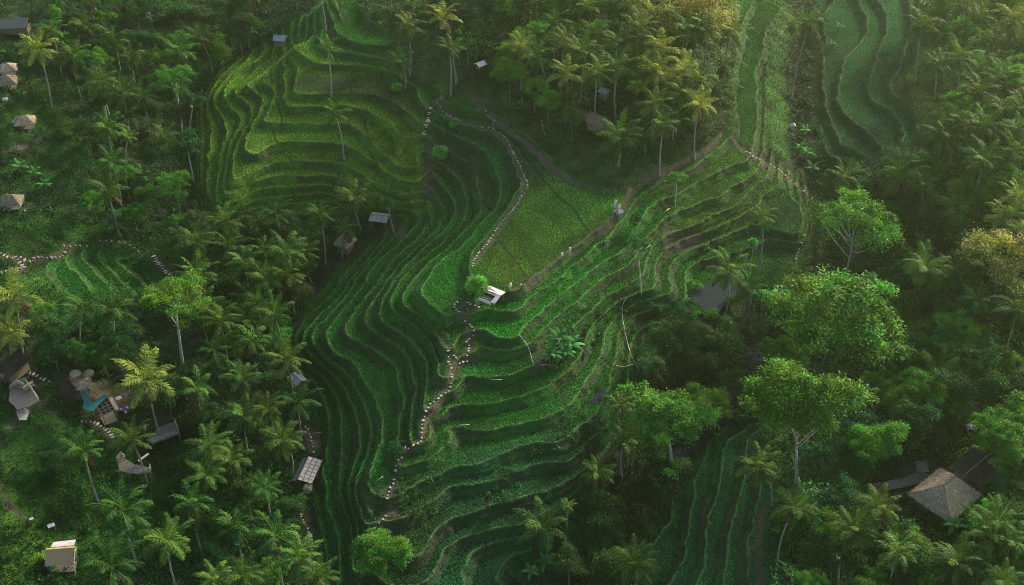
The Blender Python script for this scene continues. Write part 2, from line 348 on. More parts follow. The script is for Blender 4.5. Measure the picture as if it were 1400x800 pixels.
def mat_plain(name, c1, c2=None, scale=3.0, rough=.8, stretch=(1, 1, 1), bump=.3, spec=.3, detail=6):
    m, nt, out = new_mat(name); L = nt.links.new
    tc = N(nt, 'ShaderNodeTexCoord'); mp = N(nt, 'ShaderNodeMapping'); mp.inputs['Scale'].default_value = stretch
    nz = N(nt, 'ShaderNodeTexNoise', Scale=scale, Detail=detail, Roughness=.65); cr = N(nt, 'ShaderNodeValToRGB')
    cr.color_ramp.elements[0].color = (*c1, 1); cr.color_ramp.elements[1].color = (*(c2 or c1), 1); cr.color_ramp.elements[0].position = .35; cr.color_ramp.elements[1].position = .68
    L(tc.outputs['Object'], mp.inputs[0]); L(mp.outputs[0], nz.inputs['Vector']); L(nz.outputs[0], cr.inputs[0])
    b = N(nt, 'ShaderNodeBsdfPrincipled', Roughness=rough); b.inputs['Specular IOR Level'].default_value = spec
    bp = N(nt, 'ShaderNodeBump', Strength=bump, Distance=.05); L(nz.outputs[0], bp.inputs['Height']); L(bp.outputs[0], b.inputs['Normal'])
    L(cr.outputs[0], b.inputs['Base Color']); L(b.outputs[0], out.inputs['Surface'])
    return m

def mat_ground():
    m, nt, out = new_mat('terrain_cover'); L = nt.links.new
    a = N(nt, 'ShaderNodeAttribute', attribute_name='Col'); geo = N(nt, 'ShaderNodeNewGeometry')
    n1 = N(nt, 'ShaderNodeTexNoise', Scale=.9, Detail=8, Roughness=.7); n2 = N(nt, 'ShaderNodeTexVoronoi', Scale=3.2); n3 = N(nt, 'ShaderNodeTexNoise', Scale=5.0, Detail=4, Roughness=.8)
    for n in (n1, n2, n3): L(geo.outputs['Position'], n.inputs['Vector'])
    m1 = N(nt, 'ShaderNodeMapRange'); m1.inputs[1].default_value = .3; m1.inputs[2].default_value = .7; m1.inputs[3].default_value = .6; m1.inputs[4].default_value = 1.4; L(n1.outputs[0], m1.inputs[0])
    m2 = N(nt, 'ShaderNodeMapRange'); m2.inputs[1].default_value = .3; m2.inputs[2].default_value = .7; m2.inputs[3].default_value = .65; m2.inputs[4].default_value = 1.35; L(n3.outputs[0], m2.inputs[0])
    mm = N(nt, 'ShaderNodeMath', operation='MULTIPLY'); L(m1.outputs[0], mm.inputs[0]); L(m2.outputs[0], mm.inputs[1])
    hs = N(nt, 'ShaderNodeHueSaturation'); L(a.outputs['Color'], hs.inputs['Color']); L(mm.outputs[0], hs.inputs['Value'])
    b = N(nt, 'ShaderNodeBsdfPrincipled', Roughness=.9); b.inputs['Specular IOR Level'].default_value = .15
    ad = N(nt, 'ShaderNodeMath', operation='ADD'); L(n2.outputs['Distance'], ad.inputs[0]); L(n3.outputs[0], ad.inputs[1])
    bp = N(nt, 'ShaderNodeBump', Strength=.8, Distance=.25); L(ad.outputs[0], bp.inputs['Height']); L(bp.outputs[0], b.inputs['Normal'])
    L(hs.outputs[0], b.inputs['Base Color']); L(b.outputs[0], out.inputs['Surface'])
    return m

LEAF = mat_leaf('leaf'); BLADE = mat_leaf('blade', .3); FROND = mat_leaf('frond', .24, rough=.7)
BARK = mat_plain('palm_bark', (.16, .145, .12), (.34, .32, .28), 2.5, stretch=(1, 1, 4))
BARK_PALE = mat_plain('pale_bark', (.3, .29, .26), (.55, .53, .49), 2.0, stretch=(1, 1, 2))
BARK_DARK = mat_plain('dark_bark', (.07, .06, .045), (.2, .18, .15), 2.0, stretch=(1, 1, 2))
THATCH = mat_plain('thatch', (.28, .22, .15), (.55, .45, .33), 4.0, rough=.95, bump=.9)
THATCH_GREY = mat_plain('weathered_thatch', (.13, .115, .1), (.28, .25, .22), 4.0, rough=.95, bump=.9)
SHINGLE = mat_plain('bamboo_shingle', (.26, .17, .08), (.48, .34, .19), 3.0, stretch=(1, 9, 9))
TIMBER = mat_plain('timber', (.13, .09, .06), (.26, .2, .14), 3.0, stretch=(1, 8, 8))
PLANK = mat_plain('weathered_planks', (.085, .075, .065), (.22, .2, .17), 2.0, stretch=(1, 7, 7))
DARK_ROOF = mat_plain('dark_roof', (.02, .018, .016), (.06, .05, .042), 1.2, rough=.95, spec=.05)
TIN = mat_plain('grey_tin', (.2, .2, .22), (.38, .37, .4), 1.0, rough=.5)
TILE = mat_plain('grey_tile', (.17, .155, .16), (.36, .33, .34), 1.6, rough=.75)
WHITE = mat_plain('white_sheet', (.5, .44, .43), (.74, .68, .66), .8, rough=.7)
PINK = mat_plain('faded_pink_sheet', (.45, .36, .39), (.72, .62, .65), .9, rough=.6)
TEAL = mat_plain('teal_paint', (.01, .085, .09), (.018, .13, .135), 1.0, rough=.45)
STONE = mat_plain('pale_stone', (.36, .31, .25), (.66, .6, .52), 2.0, rough=.85)
EARTH = mat_plain('bare_earth', (.045, .034, .028), (.12, .092, .075), .8, rough=.95, bump=.6)
BAMBOO = mat_plain('bamboo', (.4, .36, .26), (.65, .6, .48), 2.0, rough=.5)
PIPE = mat_plain('white_pipe', (.42, .42, .38), (.6, .6, .56), 1.0, rough=.4)
CLOTH_COL = mat_leaf('figure_cloth', 0.0)

def mat_water():
    m, nt, out = new_mat('muddy_water'); L = nt.links.new
    b = N(nt, 'ShaderNodeBsdfPrincipled', Roughness=.06); b.inputs['Specular IOR Level'].default_value = .1; b.inputs['Base Color'].default_value = (.022, .022, .036, 1)
    nz = N(nt, 'ShaderNodeTexNoise', Scale=1.5, Detail=3); bp = N(nt, 'ShaderNodeBump', Strength=.05, Distance=.1); L(nz.outputs[0], bp.inputs['Height']); L(bp.outputs[0], b.inputs['Normal'])
    L(b.outputs[0], out.inputs['Surface']); return m
WATER = mat_water()

# ------------------------------------------------------------------ what grows where
gy_, gx_ = np.mgrid[0:NY, 0:NX]
GWX = X0 + (gx_ + .5) * G; GWY = Y0 + (gy_ + .5) * G
GPX, GPY = project(GWX, GWY, LG * STEP)
def mask(polys, s=1.5):
    m = np.zeros((NY, NX))
    for p in polys: m[inpoly(GPX, GPY, p)] = 1
    return blur(m, s)
def line_mask(lines, w):
    m = np.zeros((NY, NX))
    for P in lines:
        q = resample(smooth_line(P), .7)
        for x, y in q:
            g = ground(x, y) if False else None
        L = None
        # follow the terrain under the line
        pts = [ground(x, y) for x, y in q[::3]]
        pts = resample(np.array([(p.x, p.y) for p in pts]), .25)
        i = np.clip(((pts[:, 1] - Y0) / G).astype(int), 0, NY - 1); j = np.clip(((pts[:, 0] - X0) / G).astype(int), 0, NX - 1); m[i, j] = 1
    m = blur(m, w); return np.clip(m / max(1e-6, np.percentile(m[m > 1e-3], 92)), 0, 1)

C = np.array
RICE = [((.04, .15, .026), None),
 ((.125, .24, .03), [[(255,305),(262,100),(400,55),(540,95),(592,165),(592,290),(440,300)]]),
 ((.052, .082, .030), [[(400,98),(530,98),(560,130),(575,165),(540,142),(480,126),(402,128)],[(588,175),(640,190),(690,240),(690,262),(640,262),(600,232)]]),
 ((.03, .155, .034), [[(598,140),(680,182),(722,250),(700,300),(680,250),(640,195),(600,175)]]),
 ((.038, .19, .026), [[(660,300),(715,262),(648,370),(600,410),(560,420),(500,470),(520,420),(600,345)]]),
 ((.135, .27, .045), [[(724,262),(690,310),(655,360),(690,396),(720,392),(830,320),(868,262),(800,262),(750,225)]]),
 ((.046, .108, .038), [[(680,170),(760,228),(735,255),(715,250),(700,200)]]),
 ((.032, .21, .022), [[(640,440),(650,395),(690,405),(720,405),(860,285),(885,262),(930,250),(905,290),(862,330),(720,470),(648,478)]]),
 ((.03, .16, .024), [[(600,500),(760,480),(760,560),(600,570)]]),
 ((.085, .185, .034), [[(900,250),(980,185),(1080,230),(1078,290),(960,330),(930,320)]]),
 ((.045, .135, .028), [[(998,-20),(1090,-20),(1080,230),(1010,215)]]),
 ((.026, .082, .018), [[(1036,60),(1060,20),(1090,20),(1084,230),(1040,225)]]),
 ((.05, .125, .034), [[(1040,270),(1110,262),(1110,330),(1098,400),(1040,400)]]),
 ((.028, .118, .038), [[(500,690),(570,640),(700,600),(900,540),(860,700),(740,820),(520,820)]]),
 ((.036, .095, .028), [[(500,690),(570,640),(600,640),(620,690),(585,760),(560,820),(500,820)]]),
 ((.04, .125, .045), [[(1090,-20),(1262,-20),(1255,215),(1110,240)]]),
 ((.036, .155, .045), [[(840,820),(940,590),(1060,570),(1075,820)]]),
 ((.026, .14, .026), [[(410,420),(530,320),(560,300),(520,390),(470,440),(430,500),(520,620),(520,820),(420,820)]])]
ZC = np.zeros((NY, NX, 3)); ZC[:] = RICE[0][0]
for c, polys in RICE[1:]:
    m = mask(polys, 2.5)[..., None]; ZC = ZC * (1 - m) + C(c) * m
LAWN = mask([[(1040,60),(1062,20),(1090,-10),(1082,60),(1076,110),(1084,215),(1058,222),(1040,200)],[(0,110),(60,100),(120,200),(110,235),(60,265),(0,262)],[(0,285),(120,300),(230,335),(230,420),(100,430),(0,425)],[(0,545),(110,575),(240,650),(240,700),(130,805),(0,805)],
 [(470,90),(500,30),(560,20),(600,70),(680,120),(760,175),(860,218),(930,215),(985,180),(930,235),(860,262),(790,255),(750,228),(660,158),(600,130),(540,110)],[(1222,50),(1315,60),(1312,190),(1258,195)],[(1040,570),(1070,570),(1080,805),(1030,805)],[(770,500),(860,420),(960,430),(900,540),(820,600)]], 2.0)
LAWNC = np.zeros((NY, NX, 3)); LAWNC[:] = (.024, .078, .013)
for c, p in [((.036, .105, .02), [(1036,60),(1062,15),(1095,-15),(1082,60),(1076,110),(1086,220),(1050,225),(1036,200)]), ((.075, .165, .018), [(-5,640),(35,690),(70,740),(70,805),(-5,805)]), ((.042, .105, .02), [(-5,100),(60,90),(70,260),(-5,262)]), ((.066, .112, .026), [(1222,50),(1315,60),(1312,190),(1258,195)]),
             ((.04, .08, .026), [(470,90),(500,30),(600,70),(760,175),(985,180),(860,262),(660,158)])]:
    m = mask([p], 3)[..., None]; LAWNC = LAWNC * (1 - m) + C(c) * m
DIRT_LINES = [[(592,136),(612,158),(650,172),(676,178),(697,200),(722,250),(702,288),(668,332),(650,360)], [(700,397),(717,392),(760,356),(796,328),(830,310),(852,285),(866,260)],
 [(655,424),(640,414),(620,416),(645,446),(641,494),(626,499),(622,515)], [(613,476),(618,515),(605,542),(584,560),(578,603),(556,615),(543,640),(530,690),(526,712),(510,724)], [(1000,190),(1022,210),(1060,230),(1110,270)],
 [(480,225),(30,200)][:0] or [(10,205),(45,200),(62,185)], [(8,590),(25,570),(40,555)], [(0,660),(10,690),(40,715)], [(1040,800),(1035,740),(1045,690)], [(410,685),(420,720),(427,750)], [(585,195),(587,240),(588,270)],
 [(0,374),(22,371),(34,366),(22,352)], [(0,348),(18,353),(47,357),(60,352),(80,353),(90,345)], [(88,336),(118,337)], [(136,330),(165,331),(190,344)], [(210,352),(226,372),(232,376)], [(113,577),(134,581),(153,599)], [(0,286),(34,288)], [(418,584),(429,618)], [(40,511),(66,523)]]
DIRT = line_mask(DIRT_LINES, 1.0)
DIRTP = mask([[(538,303),(552,305),(556,322),(545,328)],[(728,468),(748,470),(745,498),(728,500)],[(525,660),(535,665),(530,678),(520,675)],[(533,692),(545,692),(545,705),(530,705)],[(508,708),(522,712),(518,726),(508,724)],[(415,598),(438,598),(436,618),(416,618)],
  [(612,465),(622,468),(618,482),(608,478)],[(905,310),(960,318),(955,340),(910,345)],[(1230,640),(1262,622),(1280,628),(1270,650),(1240,660)],[(80,510),(180,530),(180,560),(80,540)],[(580,205),(592,205),(592,275),(580,280)]], 1.2)

def shade_of(x, y, a, bed=1.0):
    """base colour of the ground cover: rice, bank grass, bare soil"""
    i = np.clip(((y - Y0) / G).astype(int), 0, NY - 1); j = np.clip(((x - X0) / G).astype(int), 0, NX - 1)
    rice = ZC[i, j]; k = hash2(a['n'].astype(np.int64), np.floor(x / 37 + y / 53).astype(np.int64), 5)
    rice = rice * (0.86 + .3 * k)[..., None]
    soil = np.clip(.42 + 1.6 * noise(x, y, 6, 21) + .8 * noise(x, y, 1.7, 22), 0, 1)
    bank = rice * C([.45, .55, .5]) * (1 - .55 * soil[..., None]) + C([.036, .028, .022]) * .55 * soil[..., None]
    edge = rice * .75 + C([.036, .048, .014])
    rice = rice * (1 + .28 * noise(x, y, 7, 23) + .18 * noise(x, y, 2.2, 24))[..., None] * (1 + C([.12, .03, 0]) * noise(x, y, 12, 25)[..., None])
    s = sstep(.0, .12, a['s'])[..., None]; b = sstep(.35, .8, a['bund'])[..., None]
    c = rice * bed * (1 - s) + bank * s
    foot = sstep(.72, 1, a['f'] / np.maximum(1 - a['r'], .2)) * (a['s'] <= 0)       # darker strip at the foot of each bank
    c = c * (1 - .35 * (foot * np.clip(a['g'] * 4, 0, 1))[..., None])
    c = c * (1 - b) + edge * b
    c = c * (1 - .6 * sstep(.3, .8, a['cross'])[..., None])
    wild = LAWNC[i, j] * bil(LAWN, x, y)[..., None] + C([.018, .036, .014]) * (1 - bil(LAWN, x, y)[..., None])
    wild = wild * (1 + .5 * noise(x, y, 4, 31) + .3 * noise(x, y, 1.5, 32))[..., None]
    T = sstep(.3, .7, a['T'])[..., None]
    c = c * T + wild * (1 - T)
    d = np.clip(np.maximum(bil(DIRT, x, y) * (.75 + .4 * noise(x, y, 1.2, 41)), bil(DIRTP, x, y) * (.8 + .6 * noise(x, y, 1.5, 42))), 0, 1)[..., None]
    return np.clip(c * (1 - d) + C([.085, .064, .05]) * d, .003, 1)

def build_terrain():
    nu, nv = 1080, 1000
    u = np.linspace(-1, 1, nu); v = np.linspace(0, 1, nv); y = 106 + (332 - 106) * v; hw = 76 + (168 - 76) * v
    y = np.concatenate([[-900, -200, 40, 80], y, [345, 372, 460, 700, 1600]]); hw = np.concatenate([[76] * 4, hw, [169] * 5])
    Xg = u[None] * hw[:, None]; Yg = np.repeat(y[:, None], nu, 1)
    side = [1.25, 1.7, 3, 8]
    Xg = np.concatenate([Xg[:, :1] * np.array(side[::-1]), Xg, Xg[:, -1:] * np.array(side)], 1); Yg = np.concatenate([Yg[:, :4], Yg, Yg[:, :4]], 1)
    z, a = terrain(np.clip(Xg, X0, X1), np.clip(Yg, Y0, Y1), True)
    far = np.maximum(abs(Xg) - X1, 0) + np.maximum(Yg - Y1, 0) + np.maximum(Y0 - Yg, 0)
    z = z + .06 * np.minimum(far, 900) * (Yg > 200) - .0 * far
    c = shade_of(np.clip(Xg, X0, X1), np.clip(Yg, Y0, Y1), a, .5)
    nv, nu = Xg.shape; idx = np.arange(nu * nv).reshape(nv, nu)
    F = np.stack([idx[:-1, :-1], idx[:-1, 1:], idx[1:, 1:], idx[1:, :-1]], -1).reshape(-1, 4)
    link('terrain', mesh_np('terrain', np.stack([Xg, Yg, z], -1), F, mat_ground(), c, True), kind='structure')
build_terrain()

# ------------------------------------------------------------------ rice and bank grass (nobody could count the blades)
def in_view(x, y, z, mg=40):
    px, py = project(x, y, z); return (px > -mg) & (px < 1400 + mg) & (py > -mg) & (py < 800 + mg)

def tufts(name, sp, keep, h, w, nb, lean, colf, seed):
    r = np.random.default_rng(seed)
    xs = np.arange(-165, 165, sp); ys = np.arange(104, 330, sp); x, y = np.meshgrid(xs, ys); x = x.ravel(); y = y.ravel()
    x = x + r.uniform(-.4, .4, x.shape) * sp; y = y + r.uniform(-.4, .4, y.shape) * sp
    k = abs(x) < 74 + (y - 106) * .41; x, y = x[k], y[k]
    z, a = terrain(x, y, True); k = in_view(x, y, z) & keep(x, y, a, r)
    x, y, z = x[k], y[k], z[k]; a = {q: v[k] for q, v in a.items()}; n = len(x)
    c = colf(x, y, a) * r.uniform(.6, 1.45, (n, 1)); c = c * (1 + r.uniform(-.12, .12, (n, 3)))
    hh = h * r.uniform(.7, 1.25, n); V = np.zeros((n, nb, 3, 3)); Cc = np.zeros((n, nb, 3, 3))
    for b in range(nb):
        t = r.uniform(0, 2 * np.pi, n); l = r.uniform(.2, 1, n) * lean * hh; dx, dy = np.cos(t), np.sin(t)
        p = np.stack([x, y, z], -1); s = np.stack([-dy, dx, 0 * dx], -1) * w
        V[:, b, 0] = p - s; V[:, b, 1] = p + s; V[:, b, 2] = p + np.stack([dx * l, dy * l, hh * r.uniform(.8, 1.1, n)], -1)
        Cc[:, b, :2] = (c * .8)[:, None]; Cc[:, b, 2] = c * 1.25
    F = np.arange(n * nb * 3).reshape(-1, 3)
    print(name, n)
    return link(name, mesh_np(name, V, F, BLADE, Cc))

if 1:
    nod = lambda x, y: (bil(DIRT, x, y) < .45) & (bil(DIRTP, x, y) < .4)
    o = tufts('rice_plants', .37, lambda x, y, a, r: (a['T'] > .5) & (a['s'] < .06) & (a['bund'] < .7) & (a['cross'] < .4) & nod(x, y), .32, .08, 5, .7, lambda x, y, a: shade_of(x, y, a) * 1.3, 3)
    tag(o, 'green rice plants filling the level beds of the terraces', 'rice', kind='stuff')
    o = tufts('bank_grass', .42, lambda x, y, a, r: (((a['T'] > .5) & ((a['s'] >= .06) | (a['bund'] > .7))) | ((a['T'] <= .5) & (bil(LAWN, x, y) > .3))) & (r.uniform(0, 1, x.shape) < np.where(a['T'] > .5, .38 + .4 * noise(x, y, 3, 77), .8)) & nod(x, y), .4, .06, 4, .9, lambda x, y, a: shade_of(x, y, a) * 1.15, 4)
    tag(o, 'rough dark grass on the terrace banks and open slopes', 'grass', kind='stuff')

# ------------------------------------------------------------------ plant meshes
def kites(P, D, Nn, ln, wd, col, tip=1.0, fold=None):
    """leaf-shaped quads: base point P, direction D, normal Nn, length, width, colour"""
    S = np.cross(D, Nn); S /= np.maximum(np.linalg.norm(S, axis=1, keepdims=True), 1e-6)
    ln = np.broadcast_to(np.asarray(ln, float).reshape(-1, 1), (len(P), 1)); wd = np.broadcast_to(np.asarray(wd, float).reshape(-1, 1), (len(P), 1))
    M = P + D * ln * .45
    V = np.stack([P, M - S * wd / 2, P + D * ln, M + S * wd / 2], 1)
    c = np.repeat(np.asarray(col)[:, None], 4, 1).copy(); c[:, 2] *= tip
    return V.reshape(-1, 3), np.arange(len(P) * 4).reshape(-1, 4), c.reshape(-1, 3)

def unit(a): return a / np.maximum(np.linalg.norm(a, axis=-1, keepdims=True), 1e-6)

def palm_crown(seed, nf=22, dry=1, yellow=0.0, droop=1.0):
    r = np.random.default_rng(seed); Vs, Fs, Cs = [], [], []; n0 = 0
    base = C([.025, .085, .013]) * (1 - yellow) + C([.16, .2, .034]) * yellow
    for i in range(nf):
        q = (i + .5) / nf; az = i * 2.39996 + r.uniform(-.25, .25)
        el = R(82 - 105 * q ** 1.05) + r.uniform(-.12, .12); ln = r.uniform(.95, 1.15) * (.72 + .28 * math.sin(math.pi * min(1, q + .25)))
        col = base * r.uniform(.75, 1.25) * C([1, 1, r.uniform(.8, 1.2)])
        if q < .2: col = col * C([1.35, 1.35, 1.0])
        if i >= nf - dry: col = C([.07, .055, .028]) * r.uniform(.6, 1.1); el = R(-48)
        m = 13; pts = [np.zeros(3)]; h = C([math.cos(az), math.sin(az), 0]); e = el; ds = ln / m
        bend = droop * (R(62) + r.uniform(-.2, .25)) * (1.0 if q < .75 else .6); tang = []
        for k in range(m):
            e = el - bend * ((k + .5) / m) ** 1.5; t = h * math.cos(e) + C([0, 0, math.sin(e)]); tang.append(t); pts.append(pts[-1] + t * ds)
        pts = np.array(pts); tang = np.array(tang + [tang[-1]]); side = np.cross(tang, [0, 0, 1.0]); side = unit(side)
        roll = r.uniform(-.35, .35); nrm = unit(np.cross(side, tang)); sd = side * math.cos(roll) + nrm * math.sin(roll); nrm = unit(np.cross(sd, tang))
        # midrib
        w = np.linspace(.018, .004, m + 1)[:, None]; V = np.stack([pts - sd * w, pts + sd * w], 1).reshape(-1, 3)
        F = np.array([(2 * k, 2 * k + 1, 2 * k + 3, 2 * k + 2) for k in range(m)])
        Vs.append(V); Fs.append(F + n0); Cs.append(np.repeat([C([.11, .14, .04]) * .9 + col * .4], len(V), 0)); n0 += len(V)
        # leaflets
        nl = 24; t = np.linspace(.13, .99, nl); P = np.stack([np.interp(t * m, np.arange(m + 1), pts[:, k]) for k in range(3)], 1)
        Tn = unit(np.stack([np.interp(t * m, np.arange(m + 1), tang[:, k]) for k in range(3)], 1)); S = unit(np.stack([np.interp(t * m, np.arange(m + 1), sd[:, k]) for k in range(3)], 1)); Nn = unit(np.cross(S, Tn))
        for sg in (-1, 1):
            fw = .45 + .9 * t ** 2; D = S * sg + Tn * fw[:, None] - C([0, 0, 1]) * r.uniform(.15, .75, (nl, 1)) + r.normal(0, .08, (nl, 3)); D = unit(D)
            L_ = .25 * np.sin(np.pi * (t * .82 + .12)) ** .7 * r.uniform(.85, 1.1, nl)
            V, F, c = kites(P, D, Nn + r.normal(0, .12, (nl, 3)), L_, .034, col * r.uniform(.85, 1.15, (nl, 1)), 1.12)
            Vs.append(V); Fs.append(F + n0); Cs.append(c); n0 += len(V)
    return mesh_np('crown', np.concatenate(Vs), np.concatenate(Fs), FROND, np.concatenate(Cs))

def leaf_crown(seed, ncl, nlf, leaf, col, shape='dome', cr=.3, lit=None):
    """crown of radius 1: leaf clumps on limb ends; returns mesh and the limb ends"""
    r = np.random.default_rng(seed); ends = []
    for i in range(ncl):
        a = i * 2.39996 + r.uniform(-.4, .4); q = (i + .5) / ncl
        if shape == 'dome': rr = math.sqrt(q) * r.uniform(.75, 1.0); z = .75 * math.sqrt(max(0, 1 - rr * rr)) * r.uniform(.7, 1.1) - .12 * r.uniform(0, 1)
        elif shape == 'umbrella': rr = math.sqrt(q) * r.uniform(.8, 1.05); z = .28 * (1 - rr * rr) + r.uniform(-.06, .08)
        elif shape == 'layer': rr = math.sqrt(q) * r.uniform(.8, 1.05); z = .3 * (1 - rr * rr) + (-.42 if r.random() < .42 else .08) + r.uniform(-.05, .05)
        elif shape == 'ball':
            u = 1 - 2 * q; s = math.sqrt(1 - u * u) * r.uniform(.6, .85); rr = s; z = u * .7
        else: rr = .55 * math.sqrt(r.random()); z = r.uniform(-.7, 1.0) * (1 - rr * .4)          # tall
        ends.append((rr * math.cos(a), rr * math.sin(a), z))
    ends = np.array(ends)
    if shape != 'ball':                               # ragged outline: lobes and missing boughs
        a = np.arctan2(ends[:, 1], ends[:, 0]); ph = r.uniform(0, 6.28, 4)
        ends = ends * (1 + .2 * np.sin(2 * a + ph[0]) + .15 * np.sin(3 * a + ph[1]) + .1 * np.sin(5 * a + ph[2]))[:, None] * r.uniform(.85, 1.12, (len(ends), 1))
        ends[:, 2] += .12 * np.sin(2 * a + ph[3]); ends = ends[r.uniform(0, 1, len(ends)) > .16]
    P, D, Nn, L_, W_, Cc = [], [], [], [], [], []
    for e in ends:
        q = r.uniform(.5, 1.5); k = int(nlf * q ** 1.6 * r.uniform(.7, 1.2)) + 8; s = cr * q
        d = unit(r.normal(0, 1, (k, 3))); rad = s * np.abs(r.normal(.62, .34, (k, 1))); fl = C([1, 1, .5 if shape not in ('umbrella', 'layer') else .3]); tilt = r.normal(0, .35, 2)
        off = d * rad * fl; off[:, 2] += off[:, 0] * tilt[0] + off[:, 1] * tilt[1] - .25 * (off[:, 0] ** 2 + off[:, 1] ** 2) / s
        P.append(e + off); D.append(unit(d * C([1, 1, .2]) + r.normal(0, .7, (k, 3)) - C([0, 0, .3]))); Nn.append(unit(d * .4 + C([0, 0, .7]) + r.normal(0, .5, (k, 3))))
        L_.append(leaf * r.uniform(.6, 1.5, k)); W_.append(leaf * .55 * r.uniform(.7, 1.2, k))
        cc = C(col) * r.uniform(.6, 1.4) * C([r.uniform(.85, 1.15) if col is GOLD_LIT else r.uniform(.75, 1.5), 1, r.uniform(.7, 1.3)])
        Cc.append(np.repeat([cc], k, 0) * r.uniform(.65, 1.35, (k, 1)))
    V, F, c = kites(np.concatenate(P), np.concatenate(D), np.concatenate(Nn), np.concatenate(L_), np.concatenate(W_), np.concatenate(Cc), 1.1)
    return mesh_np('crown', V, F, LEAF, c), ends

def limbs(ends, seed, h, r0, parent, mat, rz, sc, n=9, fork=.55, lean=(0, 0), twin=False):
    """tapered trunk with limbs; h = height of crown centre above base, sc = crown radius"""
    r = np.random.default_rng(seed); m = MB(); top = Vector((lean[0], lean[1], h)); f = Vector((lean[0] * fork, lean[1] * fork, h * fork))
    bendv = Vector((r.uniform(-.3, .3), r.uniform(-.3, .3), 0)) * r0 * 3
    m.tube([(0, 0, -1.0), (0, 0, 0), f * .5 + bendv, f, (f + top) / 2 - bendv * .5, top], [r0 * 1.5, r0 * 1.25, r0, r0 * .8, r0 * .5, r0 * .25], 8)
    if twin:
        o = Vector((r0 * 4, r0, 0)); m.tube([o + Vector((0, 0, -1)), o, f * .6 + o * .6, f + o * 1.4, top + o], [r0 * .9, r0 * .8, r0 * .6, r0 * .4, r0 * .2], 7)
    ca_, sa_ = math.cos(rz), math.sin(rz); ends = ends @ np.array([[ca_, sa_, 0], [-sa_, ca_, 0], [0, 0, 1]])
    pick = r.choice(len(ends), min(n, len(ends)), replace=False)
    for k in pick:
        e = Vector(ends[k]) * sc + top; s = f.lerp(top, r.uniform(0, .75)); mid = s.lerp(e, .5) + Vector((0, 0, -.08 * sc))
        m.tube([s, mid, e], [r0 * .5, r0 * .32, r0 * .1], 5)
    return m.build('trunk', mat, parent, True)

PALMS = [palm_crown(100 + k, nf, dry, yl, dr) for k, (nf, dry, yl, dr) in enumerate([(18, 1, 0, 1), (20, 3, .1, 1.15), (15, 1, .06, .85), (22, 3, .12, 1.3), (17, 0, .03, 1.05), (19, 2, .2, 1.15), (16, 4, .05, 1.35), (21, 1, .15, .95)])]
PALMS_LIT = [palm_crown(200 + k, nf, dry, yl, dr) for k, (nf, dry, yl, dr) in enumerate([(17, 1, .8, 1.0), (16, 3, 1.0, 1.2)])]  # sunlit crowns: the warm light is put into the yellow frond colour
GREEN, PALEG, DEEP, GOLD_LIT, BLUEG = (.066, .21, .026), (.095, .245, .032), (.018, .07, .014), (.27, .28, .07), (.02, .10, .03)  # the gold leaf tone has warm sunlight mixed into its colour
TREES = {
 'dome': [leaf_crown(1, 84, 400, .06, GREEN, 'dome', .22), leaf_crown(2, 92, 380, .058, PALEG, 'dome', .2)],
 'airy': [leaf_crown(3, 52, 230, .055, GREEN, 'dome', .18), leaf_crown(4, 46, 220, .06, BLUEG, 'dome', .19)],
 'umbrella': [leaf_crown(5, 84, 260, .05, PALEG, 'umbrella', .2)],
 'layer': [leaf_crown(6, 96, 400, .058, (.085, .25, .035), 'layer', .22)],
 'ball': [leaf_crown(7, 44, 80, .17, (.09, .34, .06), 'ball', .3)],
 'tall': [leaf_crown(8, 34, 110, .11, GREEN, 'tall', .3), leaf_crown(9, 30, 100, .12, BLUEG, 'tall', .32)],
 'gold_lit': [leaf_crown(10, 70, 260, .06, GOLD_LIT, 'dome', .26)],
 'dark': [leaf_crown(11, 46, 170, .085, DEEP, 'dome', .28), leaf_crown(12, 42, 160, .09, (.03, .09, .02), 'dome', .3), leaf_crown(13, 50, 160, .085, (.04, .10, .024), 'dome', .28)],
}

def ppm(p):                      # pixels per metre of the photo at a point
    return FPX / (p[1] * FWD[1] + (p[2] - CAM_H) * FWD[2])

def stand(cx, cy, h):
    """ground point whose plumb line h metres up is seen at (cx, cy)"""
    d = ray(float(cx), float(cy)); t = np.linspace((30 - CAM_H) / d[2], (-34 - CAM_H) / d[2], 900); p = CAMP + d * t[:, None]
    k = p[:, 2] - terrain(p[:, 0], p[:, 1]) - h; i = int(np.argmax(k < 0)) if (k < 0).any() else len(t) - 1
    q = p[i]; return Vector((q[0], q[1], float(terrain(q[0], q[1]))))

def lift(cx, cy, Y):
    d = ray(float(cx), float(cy)); return Vector(CAMP + d * (Y / d[1]))

prnd = random.Random(5)
def palm(cx, cy, base, dia, label, lit=False, h=12.0, group='coconut palms', name='palm_tree', cat='palm tree'):
    if base is not None:
        b = ground(*base); top = lift(cx, cy, b.y)
        if top.z - b.z < 4: top.z = b.z + 4
        if top.z - b.z > 23: top = Vector((top.x, b.y, b.z + 23))
    else:
        b = stand(cx, cy, h); top = lift(cx, cy, b.y)
    rad = dia / 2 / ppm(top) * 1.3 * prnd.uniform(.92, 1.1)
    o = thing(name, b, label, cat, 0, group)
    d = top - b; side = Vector((prnd.uniform(-.5, .5), prnd.uniform(-.5, .5), 0))
    P = [Vector((0, 0, -.6))] + [d * t + side * math.sin(math.pi * t) + Vector((-d.x, -d.y, 0)) * .22 * math.sin(math.pi * t) for t in (0, .12, .3, .5, .7, .86, 1)]
    MB().tube(P, [.27, .25, .19, .17, .155, .145, .14, .15], 8).build('trunk', BARK, o, True)
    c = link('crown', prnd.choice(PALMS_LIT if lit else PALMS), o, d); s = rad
    c.scale = (s, s, s * prnd.uniform(.9, 1.1)); c.rotation_euler = (prnd.uniform(-.3, .3), prnd.uniform(-.3, .3), prnd.uniform(0, 6.28))
    return o

